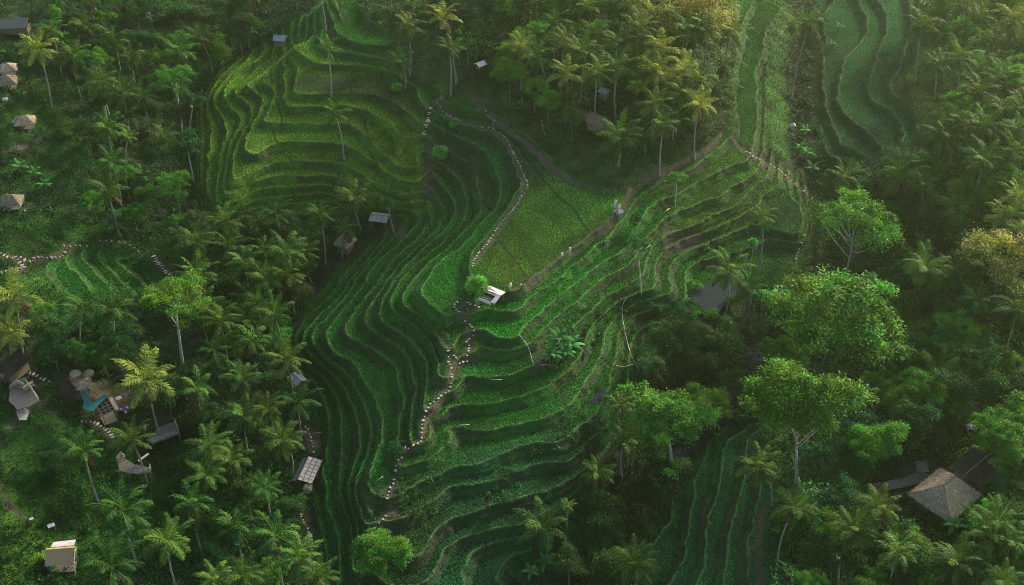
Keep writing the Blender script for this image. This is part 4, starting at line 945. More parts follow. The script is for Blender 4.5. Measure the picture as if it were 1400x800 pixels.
def hut(px, py, w, d, rz, label, eave=1.9, apex=3.3, ridge=0.0, mat=None, nstraw=260, floor=True, walls=False, cat='hut', name='thatched_hut', group=None, seed=1, post_h=None):
    b = ground(px, py); o = thing(name, b, label, cat, rz, group)
    m, faces = hip_roof(w, d, eave, apex, ridge); rf = m.build('roof', mat or THATCH, o)
    if nstraw:
        V, F, c = straw(faces, nstraw, seed); link('thatch_fringe', mesh_np('thatch_fringe', V, F, STRAWM, c), rf)
    for x in (-1, 1):
        for y in (-1, 1): MB().tube([(x * (w / 2 - .15), y * (d / 2 - .15), -2.2), (x * (w / 2 - .15), y * (d / 2 - .15), eave + .15)], .075, 6).build('post', TIMBER, o)
    if floor: MB().box((0, 0, .42), (w, d, .1)).build('floor', PLANK, o)
    if walls:
        for y in (-1, 1): MB().box((0, y * (d / 2 - .1), (eave + .3) / 2), (w - .4, .06, eave - .5)).build('wall', TIMBER, o)
        MB().box((-(w / 2 - .1), 0, (eave + .3) / 2), (.06, d - .4, eave - .5)).build('wall', TIMBER, o)
    return o

# thatched house on the right
b = ground(1288, 690); o = thing('thatched_house', b, 'large pyramid-roofed thatched house in the clearing on the right', 'house', R(41))
m, faces = hip_roof(7.8, 6.8, 2.4, 5.4, 3.0, .5, .3); rf = m.build('roof', THATCH, o); V, F, c = straw(faces, 2600, 4, .7); link('thatch_fringe', mesh_np('thatch_fringe', V, F, STRAWM, c), rf)
k = MB(); k.tube([(-1.6, 0, 5.42), (1.6, 0, 5.42)], .16, 6)
for cx_, cy_ in ((-1, -1), (1, -1), (1, 1), (-1, 1)): k.tube([(cx_ * 1.5, 0, 5.4), (cx_ * 4.35, cy_ * 3.85, 2.46)], .1, 5)
k.build('ridge_cap', THATCH_GREY, rf)
for x in (-1, 0, 1):
    for y in (-1, 1): MB().tube([(x * 3.4, y * 3.1, -2), (x * 3.4, y * 3.1, 2.5)], .11, 7).build('post', TIMBER, o)
MB().box((0, 0, .4), (7.4, 6.8, .16)).build('floor', PLANK, o)
for y in (-1, 1): MB().box((0, y * 2.9, 1.3), (6.4, .08, 1.7)).build('wall', TIMBER, o)
MB().box((-3.2, 0, 1.3), (.08, 5.6, 1.7)).build('wall', TIMBER, o)
b = ground(1331, 655); o = thing('annex', b, 'dark low-pitched roofed annex behind the large thatched house', 'house', R(41))
m = MB(); m.slab([(-3.6, -3.2, 2.5), (3.4, -3.2, 2.5), (3.4, 0, 3.5), (-3.6, 0, 3.5)], .1); m.slab([(3.4, 3.2, 2.5), (-3.6, 3.2, 2.5), (-3.6, .02, 3.5), (3.4, .02, 3.5)], .1); rf = m.build('roof', DARK_ROOF, o)
MB().tube([(-3.65, 0, 3.56), (3.45, 0, 3.56)], .1, 6).build('ridge_pole', TIMBER, rf)
for x in (-1, 1):
    for y in (-1, 1): MB().tube([(x * 3, y * 2.7, -2), (x * 3, y * 2.7, 2.6)], .1, 6).build('post', TIMBER, o)
MB().box((0, 0, .3), (6.2, 5.6, .14)).build('floor', PLANK, o)

def walkway(name, pts, w, label, cat, mat, lift_=.5, group=None):
    """plank deck following survey marks, on short posts, one mesh of planks and child rails/posts"""
    G_ = [ground(x, y) for x, y in pts]; z = max(g.z for g in G_) + lift_; q = resample(np.array([(g.x, g.y, g.z) for g in G_]), .34)
    b = G_[0]; o = thing(name, b, label, cat, 0, group); m = MB()
    for i in range(len(q) - 1):
        d = q[i + 1] - q[i]; a = math.atan2(d[1], d[0]); zc = terrain(q[i, 0], q[i, 1]) + lift_
        m.box((q[i, 0] - b.x, q[i, 1] - b.y, float(zc) - b.z), (.3, w * (1 + .06 * math.sin(i * 2.3)), .06), a)
    m.build('planks', mat, o)
    for i in range(0, len(q), 5):
        d = q[min(i + 1, len(q) - 1)] - q[max(0, i - 1)]; nrm = np.array([-d[1], d[0]]); nrm = nrm / max(1e-6, np.hypot(*nrm))
        for s in (-1, 1):
            p = q[i, :2] + nrm * s * (w / 2 - .05) - np.array([b.x, b.y]); zc = float(terrain(q[i, 0], q[i, 1])) - b.z
            MB().tube([(p[0], p[1], zc - .6), (p[0], p[1], zc + lift_ - .02)], .05, 5).build('post', TIMBER, o)
    return o
walkway('bamboo_walkway', [(1258,634),(1262,650),(1247,659),(1228,664),(1210,668),(1194,671)], 1.9, 'curving bamboo plank walkway leading left from the large thatched house', 'walkway', PLANK)

# bamboo-roofed hut bottom left, with its pink awning
b = ground(88, 772); o = thing('bamboo_hut', b, 'bamboo-roofed hut with a pink sheet awning in the lower left corner', 'hut', R(6)); W2 = 2.15
m = MB()
for i in range(16):
    t = i / 15; y = -2.0 + t * 2.0; z = 2.3 + 1.25 * t; m.box((0, y, z), (W2 * 2 - .1 * (i % 3), .19, .07), 0, R(32))
for i in range(5):
    t = i / 4; m.box((0, .16 + t * .7, 3.5 - .5 * t), (W2 * 2, .22, .07), 0, R(-32))
rf = m.build('roof', SHINGLE, o)
m = MB()
for i in range(9): m.box((W2 + .06, -1.9 + i * .3, 2.15 + (.17 * i if i < 6 else .17 * (11 - i) - .05)), (.12, .24, .8 + .1 * (i % 2)), 0, 0, R(12))
m.build('gable_thatch', THATCH, o)
MB().slab([(-1.6, 1.05, 3.0), (1.9, 1.05, 3.05), (1.9, 2.5, 2.7), (-1.5, 2.4, 2.65)], .04).build('awning', PINK, o)
for x in (-1, 1):
    for y in (-1.7, .9): MB().tube([(x * 1.9, y, -2.5), (x * 1.9, y, 2.6)], .07, 6).build('post', BAMBOO, o)
MB().box((0, -.4, .35), (4.0, 2.9, .1)).build('floor', PLANK, o)
MB().box((-1.7, -1.75, .9), (.55, .5, 1.0)).build('water_drum', mat_plain('blue_plastic', (.01, .07, .13), (.02, .1, .18)), o)

def table(px, py, label, mat, s=1.0, rz=.5):
    b = ground(px, py); o = thing('small_table', b, label, 'table', rz); MB().box((0, 0, .62), (1.1 * s, .8 * s, .06)).build('tabletop', mat, o)
    for x in (-1, 1):
        for y in (-1, 1): MB().box((x * .45 * s, y * .32 * s, .18), (.07, .07, .86)).build('leg', mat, o)
table(71, 722, 'white open-framed bench beside the pink sheet awning', WHITE)
table(44, 713, 'tiny white stand on the slope left of the white bench', WHITE, .6)

# terrace cafe: teal deck, pavilion, parasols
def deck(name, poly, z, mat, label, cat, rail=None, th=.12, group=None, posts=True):
    """flat deck whose outline is surveyed at height z above the ground of its first corner"""
    g0 = ground(*poly[0]); zz = g0.z + z; P = [Vector(at(x, y, zz)) for x, y in poly]; c = sum(P, Vector()) / len(P)
    o = thing(name, (c.x, c.y, zz), label, cat, 0, group); L = [p - Vector((c.x, c.y, zz)) for p in P]
    e = max(range(len(L)), key=lambda i: (L[(i + 1) % len(L)] - L[i]).length); d = (L[(e + 1) % len(L)] - L[e]).normalized(); nn = Vector((-d.y, d.x, 0))
    MB().slab(L, th).build('deck_board', mat, o)
    m = MB(); lo = min(p.dot(nn) for p in L); hi = max(p.dot(nn) for p in L); v = lo + .15
    while v < hi:                                   # plank lines clipped to the outline
        cr = []
        for i in range(len(L)):
            a, b2 = L[i], L[(i + 1) % len(L)]; da, db = a.dot(nn) - v, b2.dot(nn) - v
            if da * db < 0: cr.append(a.lerp(b2, da / (da - db)))
        cr.sort(key=lambda p: p.dot(d))
        for i in range(0, len(cr) - 1, 2):
            mid = (cr[i] + cr[i + 1]) / 2; ln = (cr[i + 1] - cr[i]).length
            if ln > .2: m.box((mid.x, mid.y, .02), (ln * .985, .2, .03), math.atan2(d.y, d.x))
        v += .235
    if mat is not TEAL: m.build('planks', mat, o)
    if posts:
        for p in L: MB().tube([(p.x * .93, p.y * .93, -3.5), (p.x * .93, p.y * .93, -.05)], .08, 6).build('post', TIMBER, o)
    if rail:
        for i, j in rail:
            a, b2 = L[i] * .97, L[j] * .97; m = MB()
            for h in (.5, .95): m.tube([a + Vector((0, 0, h)), b2 + Vector((0, 0, h))], .05, 5)
            n = max(2, int((b2 - a).length / .8))
            for k in range(n + 1): p = a.lerp(b2, k / n); m.tube([p, p + Vector((0, 0, 1.0))], .045, 5)
            m.build('railing', BAMBOO, o)
    return o
deck('teal_deck', [(109,536),(117,534),(123,546),(128,550),(140,541),(145,538),(147,542),(133,555),(127,562),(116,561),(113,556),(115,549)], 1.2, TEAL, 'teal painted L-shaped deck among the left slope huts', 'deck')
b = ground(148, 572); o = thing('pavilion', b, 'dark pergola-roofed pavilion with pale trim right of the teal deck', 'pavilion', R(-58))
Wp, Dp = 3.6, 2.3; MB().slab([(-Wp / 2, -Dp / 2, 2.6), (Wp / 2, -Dp / 2, 2.6), (Wp / 2, Dp / 2, 2.85), (-Wp / 2, Dp / 2, 2.85)], .06).build('roof', DARK_ROOF, o)
m = MB()
for i in range(5): m.box((-Wp / 2 + i * Wp / 4, 0, 2.79), (.09, Dp + .1, .09), 0, R(6.2))
for j in range(4): m.box((0, -Dp / 2 + j * Dp / 3, 2.66 + .083 * j + .03), (Wp + .1, .07, .07))
m.build('roof_grid', PLANK, o)
m = MB(); m.slab([(-Wp / 2 - .1, Dp / 2 + .03, 2.82), (Wp / 2 + .1, Dp / 2 + .03, 2.82), (Wp / 2 + .1, Dp / 2 + .7, 2.7), (-Wp / 2 - .1, Dp / 2 + .7, 2.7)], .08); m.build('eave_board', PLANK, o)
for x in (-1, 1):
    for y in (-1, 1): MB().tube([(x * 1.65, y * 1.0, -2), (x * 1.65, y * 1.0, 2.6)], .07, 6).build('post', TIMBER, o)
MB().box((0, 0, .3), (3.6, 2.4, .1)).build('floor', PLANK, o)
def parasol(px, py, r, label):
    b = ground(px, py + 9); o = thing('straw_parasol', b, label, 'parasol', 0, 'straw parasols'); n = 14; V = [(0, 0, 2.75)]
    for k, (rr, z) in enumerate(((.5, 2.5), (1.0, 2.05), (1.04, 1.92))): V += [(r * rr * math.cos(a * 2 * math.pi / n) * (1 + .04 * (a % 2)), r * rr * math.sin(a * 2 * math.pi / n), z - .05 * (a % 2)) for a in range(n)]
    F = [(0, 1 + a, 1 + (a + 1) % n) for a in range(n)] + [(1 + k * n + a, 1 + (k + 1) * n + a, 1 + (k + 1) * n + (a + 1) % n, 1 + k * n + (a + 1) % n) for k in range(2) for a in range(n)]
    MB().add(V, F).build('canopy', THATCH, o); MB().tube([(0, 0, -.5), (0, 0, 2.7)], .05, 6).build('pole', TIMBER, o)
parasol(106, 513, 1.0, 'round straw parasol, left of the pair above the teal deck'); parasol(123.5, 513, 1.0, 'round straw parasol, right of the pair above the teal deck')
hut(116, 535, 1.7, 1.5, R(30), 'small square thatched shelter between the straw parasols and the teal deck', 1.8, 2.6, .4, THATCH, 200, seed=5)
def disc(name, px, py, r, h, label, cat, mat):
    b = ground(px, py); o = thing(name, b, label, cat); m = MB(); n = 12
    m.tube([(0, 0, h - .06), (0, 0, h)], r, n); m.build('tabletop', mat, o); MB().tube([(0, 0, -.3), (0, 0, h - .06)], .06, 6).build('leg', mat, o)
disc('round_table', 163, 548, .55, .7, 'round grey table right of the dark pergola pavilion', 'table', TIN)
b = ground(171, 563); o = thing('flower_arrangement', b, 'purple and white flower arrangement right of the round grey table', 'flowers')
for k, (mt, nn) in enumerate(((mat_plain('purple_petals', (.12, .03, .2), (.2, .06, .3)), 7), (WHITE, 3))):
    m = MB()
    for i in range(nn):
        a = i * 2 * math.pi / nn + k; rr = .38 + .22 * k; m.tube([(rr * math.cos(a) * (.2 + .8 * (i % 2 == 0 or k)), rr * math.sin(a), .35), (rr * math.cos(a), rr * math.sin(a), .62 + .05 * k)], [.22, .12], 7)
    m.build('purple_flowers' if k == 0 else 'white_flowers', mt, o)
MB().tube([(0, 0, -.2), (0, 0, .4)], [.2, .26], 8).build('pot', TIMBER, o)
deck('viewing_deck', [(200,602),(208,607),(246,593),(240,577),(231,579),(217,585)], 1.4, PLANK, 'grey plank viewing deck with rails under the sunlit yellow palm', 'deck', [(1,2),(2,3)])
o = deck('curved_deck', [(160,630),(166,623),(172,628),(182,634),(207,640),(206,646),(192,648),(175,647),(163,643)], 1.2, PLANK, 'lower curved timber deck crossed by a palm trunk', 'deck', [(0,1),(1,2),(4,5),(5,6)])
MB().box((1.6, 1.8, .3), (2.2, .4, .12), R(52)).build('bench', BAMBOO, o)
def gable(px, py, w, d, rz, label, mat, eave=2.3, apex=3.6, name='house', cat='house', walls=True, tilt=True):
    b = ground(px, py); o = thing(name, b, label, cat, rz); m = MB(); ov = .35
    m.slab([(-w / 2 - ov, -d / 2 - ov, eave), (w / 2 + ov, -d / 2 - ov, eave), (w / 2 + ov, 0, apex), (-w / 2 - ov, 0, apex)], .12); m.slab([(w / 2 + ov, d / 2 + ov, eave), (-w / 2 - ov, d / 2 + ov, eave), (-w / 2 - ov, .02, apex), (w / 2 + ov, .02, apex)], .12)
    rf = m.build('roof', mat, o); MB().tube([(-w / 2 - ov, 0, apex + .03), (w / 2 + ov, 0, apex + .03)], .09, 6).build('ridge_cap', mat, rf)
    for x in (-1, 1):
        for y in (-1, 1): MB().box((x * (w / 2 - .1), y * (d / 2 - .1), eave / 2 - .9), (.16, .16, eave + 1.9)).build('post', TIMBER, o)
    if walls:
        for y in (-1, 1): MB().box((0, y * (d / 2 - .05), eave / 2 - .1), (w - .3, .06, eave - .3)).build('wall', TIMBER, o)
        for x in (-1, 1): MB().box((x * (w / 2 - .05), 0, eave / 2 - .1), (.06, d - .3, eave - .3)).build('wall', TIMBER, o)
    return o
gable(18, 512, 4.6, 3.6, R(65), 'black-roofed house at the left margin under the bright yellow palm', DARK_ROOF)
gable(3, 517, 2.2, 2.6, R(75), 'brown plank-roofed lean-to against the black-roofed house', TIMBER, 1.9, 2.3, 'lean_to', 'shed')
deck('plank_deck', [(14,532),(36,522),(54,548),(40,556),(24,560),(12,548)], 1.3, PLANK, 'weathered plank deck with white rails below the black-roofed house', 'deck', [(0,1),(1,2)])
for k, (bx, by, rz_, lab) in enumerate([(30, 540, -.5, 'dark slatted bench in the middle of the weathered plank deck'), (46, 547, .9, 'dark slatted bench at the right end of the weathered plank deck')]):
    b = ground(bx, by); o = thing('bench', (b.x, b.y, ground(14, 532).z + 1.33), lab, 'bench', rz_, 'benches on the plank deck'); m = MB()
    for i in range(4): m.box((0, -.27 + .18 * i, .45), (2.0, .14, .05))
    m.build('seat', TIMBER, o); m = MB(); m.box((0, .36, .8), (2.0, .05, .5)); m.build('backrest', BAMBOO, o)
    for x in (-.85, .85): MB().box((x, 0, .21), (.1, .6, .42)).build('leg', TIMBER, o)
deck('stepped_landing', [(22,562),(34,558),(40,562),(36,574),(26,574)], .4, STONE, 'rounded pale landing steps below the weathered plank deck', 'steps', posts=False)
gable(22, 44, 6.4, 3.2, R(6), 'long weathered thatched longhouse in the top left corner', THATCH_GREY, 2.0, 3.7, 'longhouse', 'house')
hut(12, 104, 3.2, 3.0, R(20), 'upper of the two stacked thatched huts at the left margin', 1.9, 3.4, .4, THATCH_GREY, 320, seed=7)
hut(12, 121, 3.4, 3.0, R(15), 'lower of the two stacked thatched huts at the left margin', 1.9, 3.5, .4, THATCH_GREY, 320, seed=8)
hut(36, 175, 3.4, 2.8, R(12), 'lone thatched hut with a sagging brown roof on the left grass slope', 1.8, 3.2, .8, THATCH, 380, seed=9)
hut(19, 284, 3.2, 2.8, R(5), 'dark thatched hut above the short stone row at the left margin', 1.8, 3.2, .5, THATCH_GREY, 260, seed=10)
gable(384, 62, 2.4, 2.0, R(-8), 'small grey hut on stilts at the head of the amphitheatre terraces', TIN, 1.9, 2.7, 'stilt_hut', 'hut')
hut(473, 344, 3.0, 2.6, R(62), 'tall brown thatched hut by the palms at the amphitheatre foot', 2.6, 5.2, .8, THATCH, 420, walls=True, seed=11)
gable(520, 308, 3.2, 2.6, R(-12), 'open hut with patched grey tiles between two palms', TILE, 2.0, 2.6, 'tiled_hut', 'hut', walls=False)
b = ground(426, 656); o = thing('tiled_hut', b, 'long hut with grey tile panels beside the west terraces', 'hut', R(78)); m = MB(); Ld, Wd = 5.6, 2.5
m.slab([(-Ld / 2, -Wd / 2, 2.1), (Ld / 2, -Wd / 2, 2.1), (Ld / 2, Wd / 2, 2.6), (-Ld / 2, Wd / 2, 2.6)], .1); rf = m.build('roof', DARK_ROOF, o); m = MB()
for i in range(7):
    for j in range(3): m.box((-Ld / 2 + .4 + i * .8, -Wd / 2 + .42 + j * .83, 2.22 + .166 * j), (.72, .74, .06), 0, R(11.3))
m.build('tile_panels', TILE, rf)
MB().slab([(-Ld / 2, Wd / 2 + .02, 2.56), (Ld / 2, Wd / 2 + .02, 2.56), (Ld / 2, Wd / 2 + 1.1, 1.9), (-Ld / 2, Wd / 2 + 1.1, 1.9)], .06).build('side_roof', mat_plain('blue_grey_sheet', (.05, .08, .09), (.1, .13, .14), 1.0), o)
for x in (-1, 0, 1):
    for y in (-1, 1): MB().tube([(x * 2.5, y * 1.1, -2), (x * 2.5, y * 1.1, 2.1)], .08, 6).build('post', TIMBER, o)
b = ground(421, 668); o = thing('rock_pile', b, 'heap of pale lichen-covered rocks at the lower end of the long grey-tiled hut', 'rocks')
rr = random.Random(3)
for i in range(6):
    m = MB(); c = Vector((rr.uniform(-.7, .7), rr.uniform(-.7, .7), rr.uniform(.1, .5))); s = rr.uniform(.35, .6); n = 8
    m.tube([c + Vector((0, 0, -s)), c + Vector((.05, 0, -s * .5)), c + Vector((0, .05, s * .2)), c + Vector((0, 0, s * .7)), c + Vector((0, 0, s * .85))], [s * .7, s, s * 1.05, s * .6, s * .15], 8)
    m.build('rock', mat_plain('lichen_rock', (.3, .3, .22), (.55, .52, .4), 2.0) if i == 0 else bpy.data.materials['lichen_rock'], o, True)
gable(408, 528, 2.4, 1.8, R(-50), 'little white-roofed shed at the edge of the palms left of the west terraces', TIN, 1.8, 2.3, 'shed', 'shed')
gable(818, 178, 4.0, 2.8, R(-40), 'brown-roofed hut half hidden among the hilltop palms', TIMBER, 2.2, 3.6, 'hut', 'hut')
gable(826, 136, 1.7, 1.5, R(-35), 'grey tin-roofed hut behind the brown-roofed one on the hill', TILE, 2.0, 2.7, 'tin_hut', 'hut')
gable(657, 93, 1.6, 1.4, R(40), 'tiny pinkish roof on the grass slope right of the yellow-topped palm', PINK, 1.0, 1.5, 'field_shrine', 'shrine')
b = ground(1083, 177); o = thing('shrine', b, 'small pink shrine at the edge of the far gully', 'shrine'); MB().box((0, 0, .5), (.8, .8, 1.4)).build('body', PINK, o); m, _ = hip_roof(1.0, 1.0, 1.2, 1.75, .1, .12, .1); m.build('roof', WHITE, o)

# white shelter on the spur
b = ground(672, 416); o = thing('white_shelter', b, 'white plank-roofed shelter beside the round tree on the spur', 'shelter', R(-33)); Ls, Ws = 3.6, 3.3
m = MB(); m.slab([(-Ls / 2, .35, 2.55), (Ls / 2, .35, 2.55), (Ls / 2, Ws / 2 + .35, 2.25), (-Ls / 2, Ws / 2 + .35, 2.25)], .07); rf = m.build('roof', WHITE, o)
m = MB(); m.box((-.35, .98, 2.475), (2.3, .09, .05), R(-14), R(-12)); m.box((-.9, 1.05, 2.47), (.9, .08, .05), R(-42), R(-10)); m.build('roof_crack', DARK_ROOF, rf)
MB().slab([(-Ls / 2 + .1, -.02, 2.3), (Ls / 2 - .9, -.02, 2.3), (Ls / 2 - .9, .2, 2.45), (-Ls / 2 + .1, .2, 2.45)], .07).build('roof_strip', WHITE, o)
MB().slab([(Ls / 2 - .85, -Ws / 2, 2.0), (Ls / 2, -Ws / 2, 2.0), (Ls / 2, .3, 2.5), (Ls / 2 - .85, .3, 2.5)], .07).build('side_roof', WHITE, o)
MB().box((-.45, -.85, 1.25), (2.6, 1.5, .1)).build('floor', TIMBER, o); MB().box((-.45, -.62, 1.42), (2.5, .16, .06)).build('floor_beam', WHITE, o); MB().box((-.45, -.3, 1.6), (2.2, .4, .12)).build('bench', TIMBER, o); MB().box((-.45, -Ws / 2 + .1, 1.55), (2.7, .12, .6)).build('parapet', WHITE, o)
for x in (-1, 1):
    for y in (-1, 1): MB().box((x * 1.65, y * 1.5 + .05, .6), (.1, .1, 3.1)).build('post', TIMBER, o)

# loose cloths and sheets
def tarp(px, py, s, label, name='tarpaulin'):
    b = ground(px, py); r = np.random.default_rng(int(px)); n = 7; u = np.linspace(-1, 1, n); X, Y = np.meshgrid(u, u); Z = 1.1 + .35 * r.normal(0, 1, X.shape) * .5 - .5 * (X ** 2 + Y ** 2) * .5
    V = np.stack([X * s * (1 + .15 * r.normal(0, 1, X.shape)), Y * s * .8, Z], -1).reshape(-1, 3); i = np.arange(n * n).reshape(n, n)
    F = np.stack([i[:-1, :-1], i[:-1, 1:], i[1:, 1:], i[1:, :-1]], -1).reshape(-1, 4); me = mesh_np(name, V, F, WHITE, None, True); o = link(name, me, None, b); tag(o, label, 'cloth')
    md = o.modifiers.new('thick', 'SOLIDIFY'); md.thickness = .03
tarp(1326, 589, .9, 'crumpled white sheet in the clearing above the dark annex roof'); tarp(1139, 766, 1.0, 'crumpled pale sheet under the curved-trunk palm at the lower edge'); tarp(8, 140, .6, 'white cloth bundle on the grass left of the lone thatched hut')

# pipes and poles on the terraces
def pipe(pts, r, label, name='water_pipe', cat='pipe', lift_=.35, mat=None):
    P = [ground(x, y) + Vector((0, 0, lift_)) for x, y in pts]; b = P[0].copy(); o = MB().tube([p - b for p in P], r, 6).build(name, mat or PIPE, None, True); o.location = b; tag(o, label, cat)
def sl(P): return [tuple(p) for p in smooth_line(P, 2)]
pipe(sl([(709,459),(717,468),(723,478),(727,492),(730,502)]), .055, 'curved white pipe running down the bank left of the banana clump')
pipe(sl([(857,408),(851,417),(850,432),(853,450),(858,472),(864,492),(874,508)]), .055, 'long white hose curving down the right end of the east terraces', 'hose', 'hose')
pipe([(671,521),(687,521)], .055, 'short white pipe on the bund below the spur path junction'); pipe([(628,583),(642,583)], .055, 'short white pipe on the dark bank over the blue-green beds')
pipe([(739,501),(751,501)], .05, 'thin white pipe at the foot of the curved one by the banana clump')
pipe([(882,343),(889,337)], .055, 'short slanted white pole right of the thin-stemmed sapling', 'pole', 'pole'); pipe([(907,293),(915,287)], .06, 'short pale pole on the upper bank left of the small pale tree', 'pole', 'pole')
pipe(sl([(842,502),(852,504),(866,500)]), .06, 'pale bamboo pole lying near the end of the long white hose', 'pole', 'pole', mat=BAMBOO); pipe([(902,479),(912,474)], .06, 'pale pole lying in the dark ravine scrub', 'pole', 'pole')
pipe([(515,660),(524,653)], .06, 'bamboo pole lying across the dirt patch of the spur', 'pole', 'pole', mat=BAMBOO); pipe([(428,597),(439,596)], .055, 'grey rail beside the bare yard above the long grey-tiled hut', 'rail', 'rail', .8, TIN)
pipe([(1338,676),(1352,645)], .16, 'bare bleached trunk leaning at the right corner of the thatched house', 'fallen_trunk', 'trunk', 1.0, BARK_PALE); pipe([(740,167),(745,188)], .055, 'bare white dead trunk on the grass below the leftmost hilltop palm', 'dead_trunk', 'trunk', .6, BARK_PALE)

# water, tracks
def sheet(name, pts, z, mat):
    P = [at(x, y, z) for x, y in pts]; o = MB().add(P, [tuple(range(len(P)))]).build(name, mat); o['kind'] = 'structure'
sheet('pond', sl([(940,408),(943,398),(955,393),(965,389),(984,384),(999,381),(1008,388),(1006,402),(1003,413),(990,419),(982,428),(978,436),(968,434),(962,424),(956,417),(946,414),(940,408)])[:-1], -8 * STEP + .22, WATER)
gz = ground(817, 542).z
sheet('puddle', sl([(823,530),(829,536),(825,543),(819,550),(811,553),(807,550),(812,542),(818,534),(823,530)])[:-1], gz + .25, WATER)
def ribbon(name, pts, w, mat, up=.07, n=5, level=None):
    q = [ground(x, y) for x, y in sl(pts)]; q = resample(np.array([(p.x, p.y) for p in q]), .6); d = np.gradient(q, axis=0); s = np.stack([-d[:, 1], d[:, 0]], 1); s /= np.maximum(np.hypot(*s.T)[:, None], 1e-6)
    V = []
    for i in range(len(q)):
        ww = w * (1 + .25 * float(noise(np.array(i * .6), np.array(3.3), 2.5, 9)))
        for t in np.linspace(-1, 1, n):
            p = q[i] + s[i] * t * ww / 2; V.append((p[0], p[1], float(terrain(p[0], p[1])) + up))
    V = np.array(V).reshape(len(q), n, 3)
    if level is not None:
        zc = V[:, :, 2].mean(1); zc = np.convolve(np.pad(zc, 6, mode='edge'), np.ones(13) / 13, 'valid'); V[:, :, 2] = zc[:, None] + level
    i = np.arange(len(q) * n).reshape(len(q), n); F = np.stack([i[:-1, :-1], i[:-1, 1:], i[1:, 1:], i[1:, :-1]], -1).reshape(-1, 4)
    link(name, mesh_np(name, V.reshape(-1, 3), F, mat, None, True), kind='structure')
ribbon('river', [(1040,480),(1018,520),(1004,545),(1000,563),(985,573),(968,584),(955,592),(930,630)], 3.4, WATER, .1, 5, .3)
ribbon('path', [(640,128),(668,158),(700,182),(730,205),(752,228),(775,244),(800,256),(830,262),(862,258),(880,248),(905,236),(935,222),(965,206),(982,192),(984,180)], 1.15, EARTH, .08)
ribbon('path', [(5,208),(25,203),(45,200),(60,188)], 1.5, EARTH, .1)

# ------------------------------------------------------------------ stepping stones, each its own
srnd = random.Random(8)
def stone_mesh(i, sx, sy):
    n = 9; V = []; 
    for z, k in ((0, .9), (.09, 1.0), (.13, .82)): V += [(sx * k * math.cos(a * 2 * math.pi / n) * (1 + .12 * math.sin(a * 5 + i)), sy * k * math.sin(a * 2 * math.pi / n) * (1 + .12 * math.cos(a * 3 + i)), z) for a in range(n)]
    F = [(k * n + a, k * n + (a + 1) % n, (k + 1) * n + (a + 1) % n, (k + 1) * n + a) for k in range(2) for a in range(n)] + [tuple(2 * n + a for a in range(n))]
    me = bpy.data.meshes.new('stepping_stone'); me.from_pydata(V, [], F); me.materials.append(STONE); return me
STONES = [stone_mesh(i, .21 + .03 * i, .18 + .02 * (i % 3)) for i in range(4)]; SLABS = [stone_mesh(i, .5, .24) for i in range(3)]
def stones(pts, sp, label, group, big=1.0, slabs=False, name='stepping_stone', cat='stepping stone'):
    q = [ground(x, y) for x, y in sl(pts)]; q = resample(np.array([(p.x, p.y, p.z) for p in q]), sp)
    for i in range(len(q)):
        if srnd.random() < .05 and not slabs: continue
        d = q[min(i + 1, len(q) - 1)] - q[max(0, i - 1)]; a = math.atan2(d[1], d[0])
        x, y = q[i, 0] + srnd.uniform(-.13, .13), q[i, 1] + srnd.uniform(-.13, .13); o = bpy.data.objects.new(name, srnd.choice(SLABS if slabs else STONES)); COL.objects.link(o)
        o.location = (x, y, float(terrain(x, y)) + .1); o.rotation_euler = (0, 0, a + (math.pi / 2 if slabs else srnd.uniform(0, 3))); s = big * srnd.uniform(.6, 1.2) * .8; o.scale = (s, s, s); tag(o, label, cat, group)
stones([(596,139),(603,150),(610,158),(630,166),(648,173),(662,175),(674,176)], .78, 'pale stepping stone of the upper ridge path, left of the little stair', 'upper ridge path stones')
stones([(674,178),(690,188),(697,200),(703,212),(712,230),(721,250),(722,258),(712,270),(702,288),(685,304),(678,315),(668,332),(655,345),(648,356),(646,364)], .8, 'pale stepping stone on the ridge beside the big flat field', 'ridge path stones by the big field', 1.05)
stones([(664,153),(665,160),(676,165),(674,174)], .7, 'pale stone of the little stair joining the ridge path', 'little stair stones')
stones([(655,421),(645,415),(634,414),(626,413),(620,417),(623,424),(630,432),(638,440),(645,447),(649,454),(644,463),(638,470)], .85, 'pale stepping stone looping left below the white shelter', 'stones below the white shelter', 1.15)
stones([(641,468),(642,478),(639,486),(641,494),(635,496),(628,499),(622,487),(614,477),(612,490),(617,504),(618,518),(616,530)], .85, 'pale stepping stone of the hairpin on the middle spur', 'hairpin path stones', 1.15)
stones([(613,535),(604,542),(596,548),(587,554),(583,564),(578,580),(575,592),(578,603),(570,609),(558,614)], .85, 'pale stepping stone on the spur between the hairpin and the yellow-green bush', 'middle spur stones', 1.2)
stones([(549,626),(542,635),(541,645),(543,652),(537,662),(532,672),(530,680),(527,688),(528,697),(528,705),(522,714),(513,722)], .85, 'pale stepping stone on the lower spur beside the dirt patches', 'lower spur stones', 1.25)
stones([(500,750),(490,746),(484,754)], .9, 'stepping stone curving left of the round leafy tree near the lower edge', 'lowest spur stones', 1.1)
stones([(411,690),(411,702),(414,712),(420,722),(424,731),(426,742),(425,758)], .72, 'pale stepping stone below the long grey-tiled hut', 'stones below the tiled hut', 1.15)
stones([(418,584),(424,595),(428,606),(429,618)], .8, 'pale stepping stone above the long grey-tiled hut', 'stones above the tiled hut', 1.0)
stones([(1020,208),(1030,215),(1040,219),(1050,224),(1060,230),(1068,235),(1078,245),(1086,252),(1097,261),(1108,268)], 1.1, 'pale stepping stone at the far gully rim, below the banana plants', 'far gully stones', 1.25)
stones([(1100,325),(1094,335),(1090,345),(1087,355)], 1.1, 'grey stepping stone climbing the bank right of the small right-hand field', 'right field bank stones', 1.1)
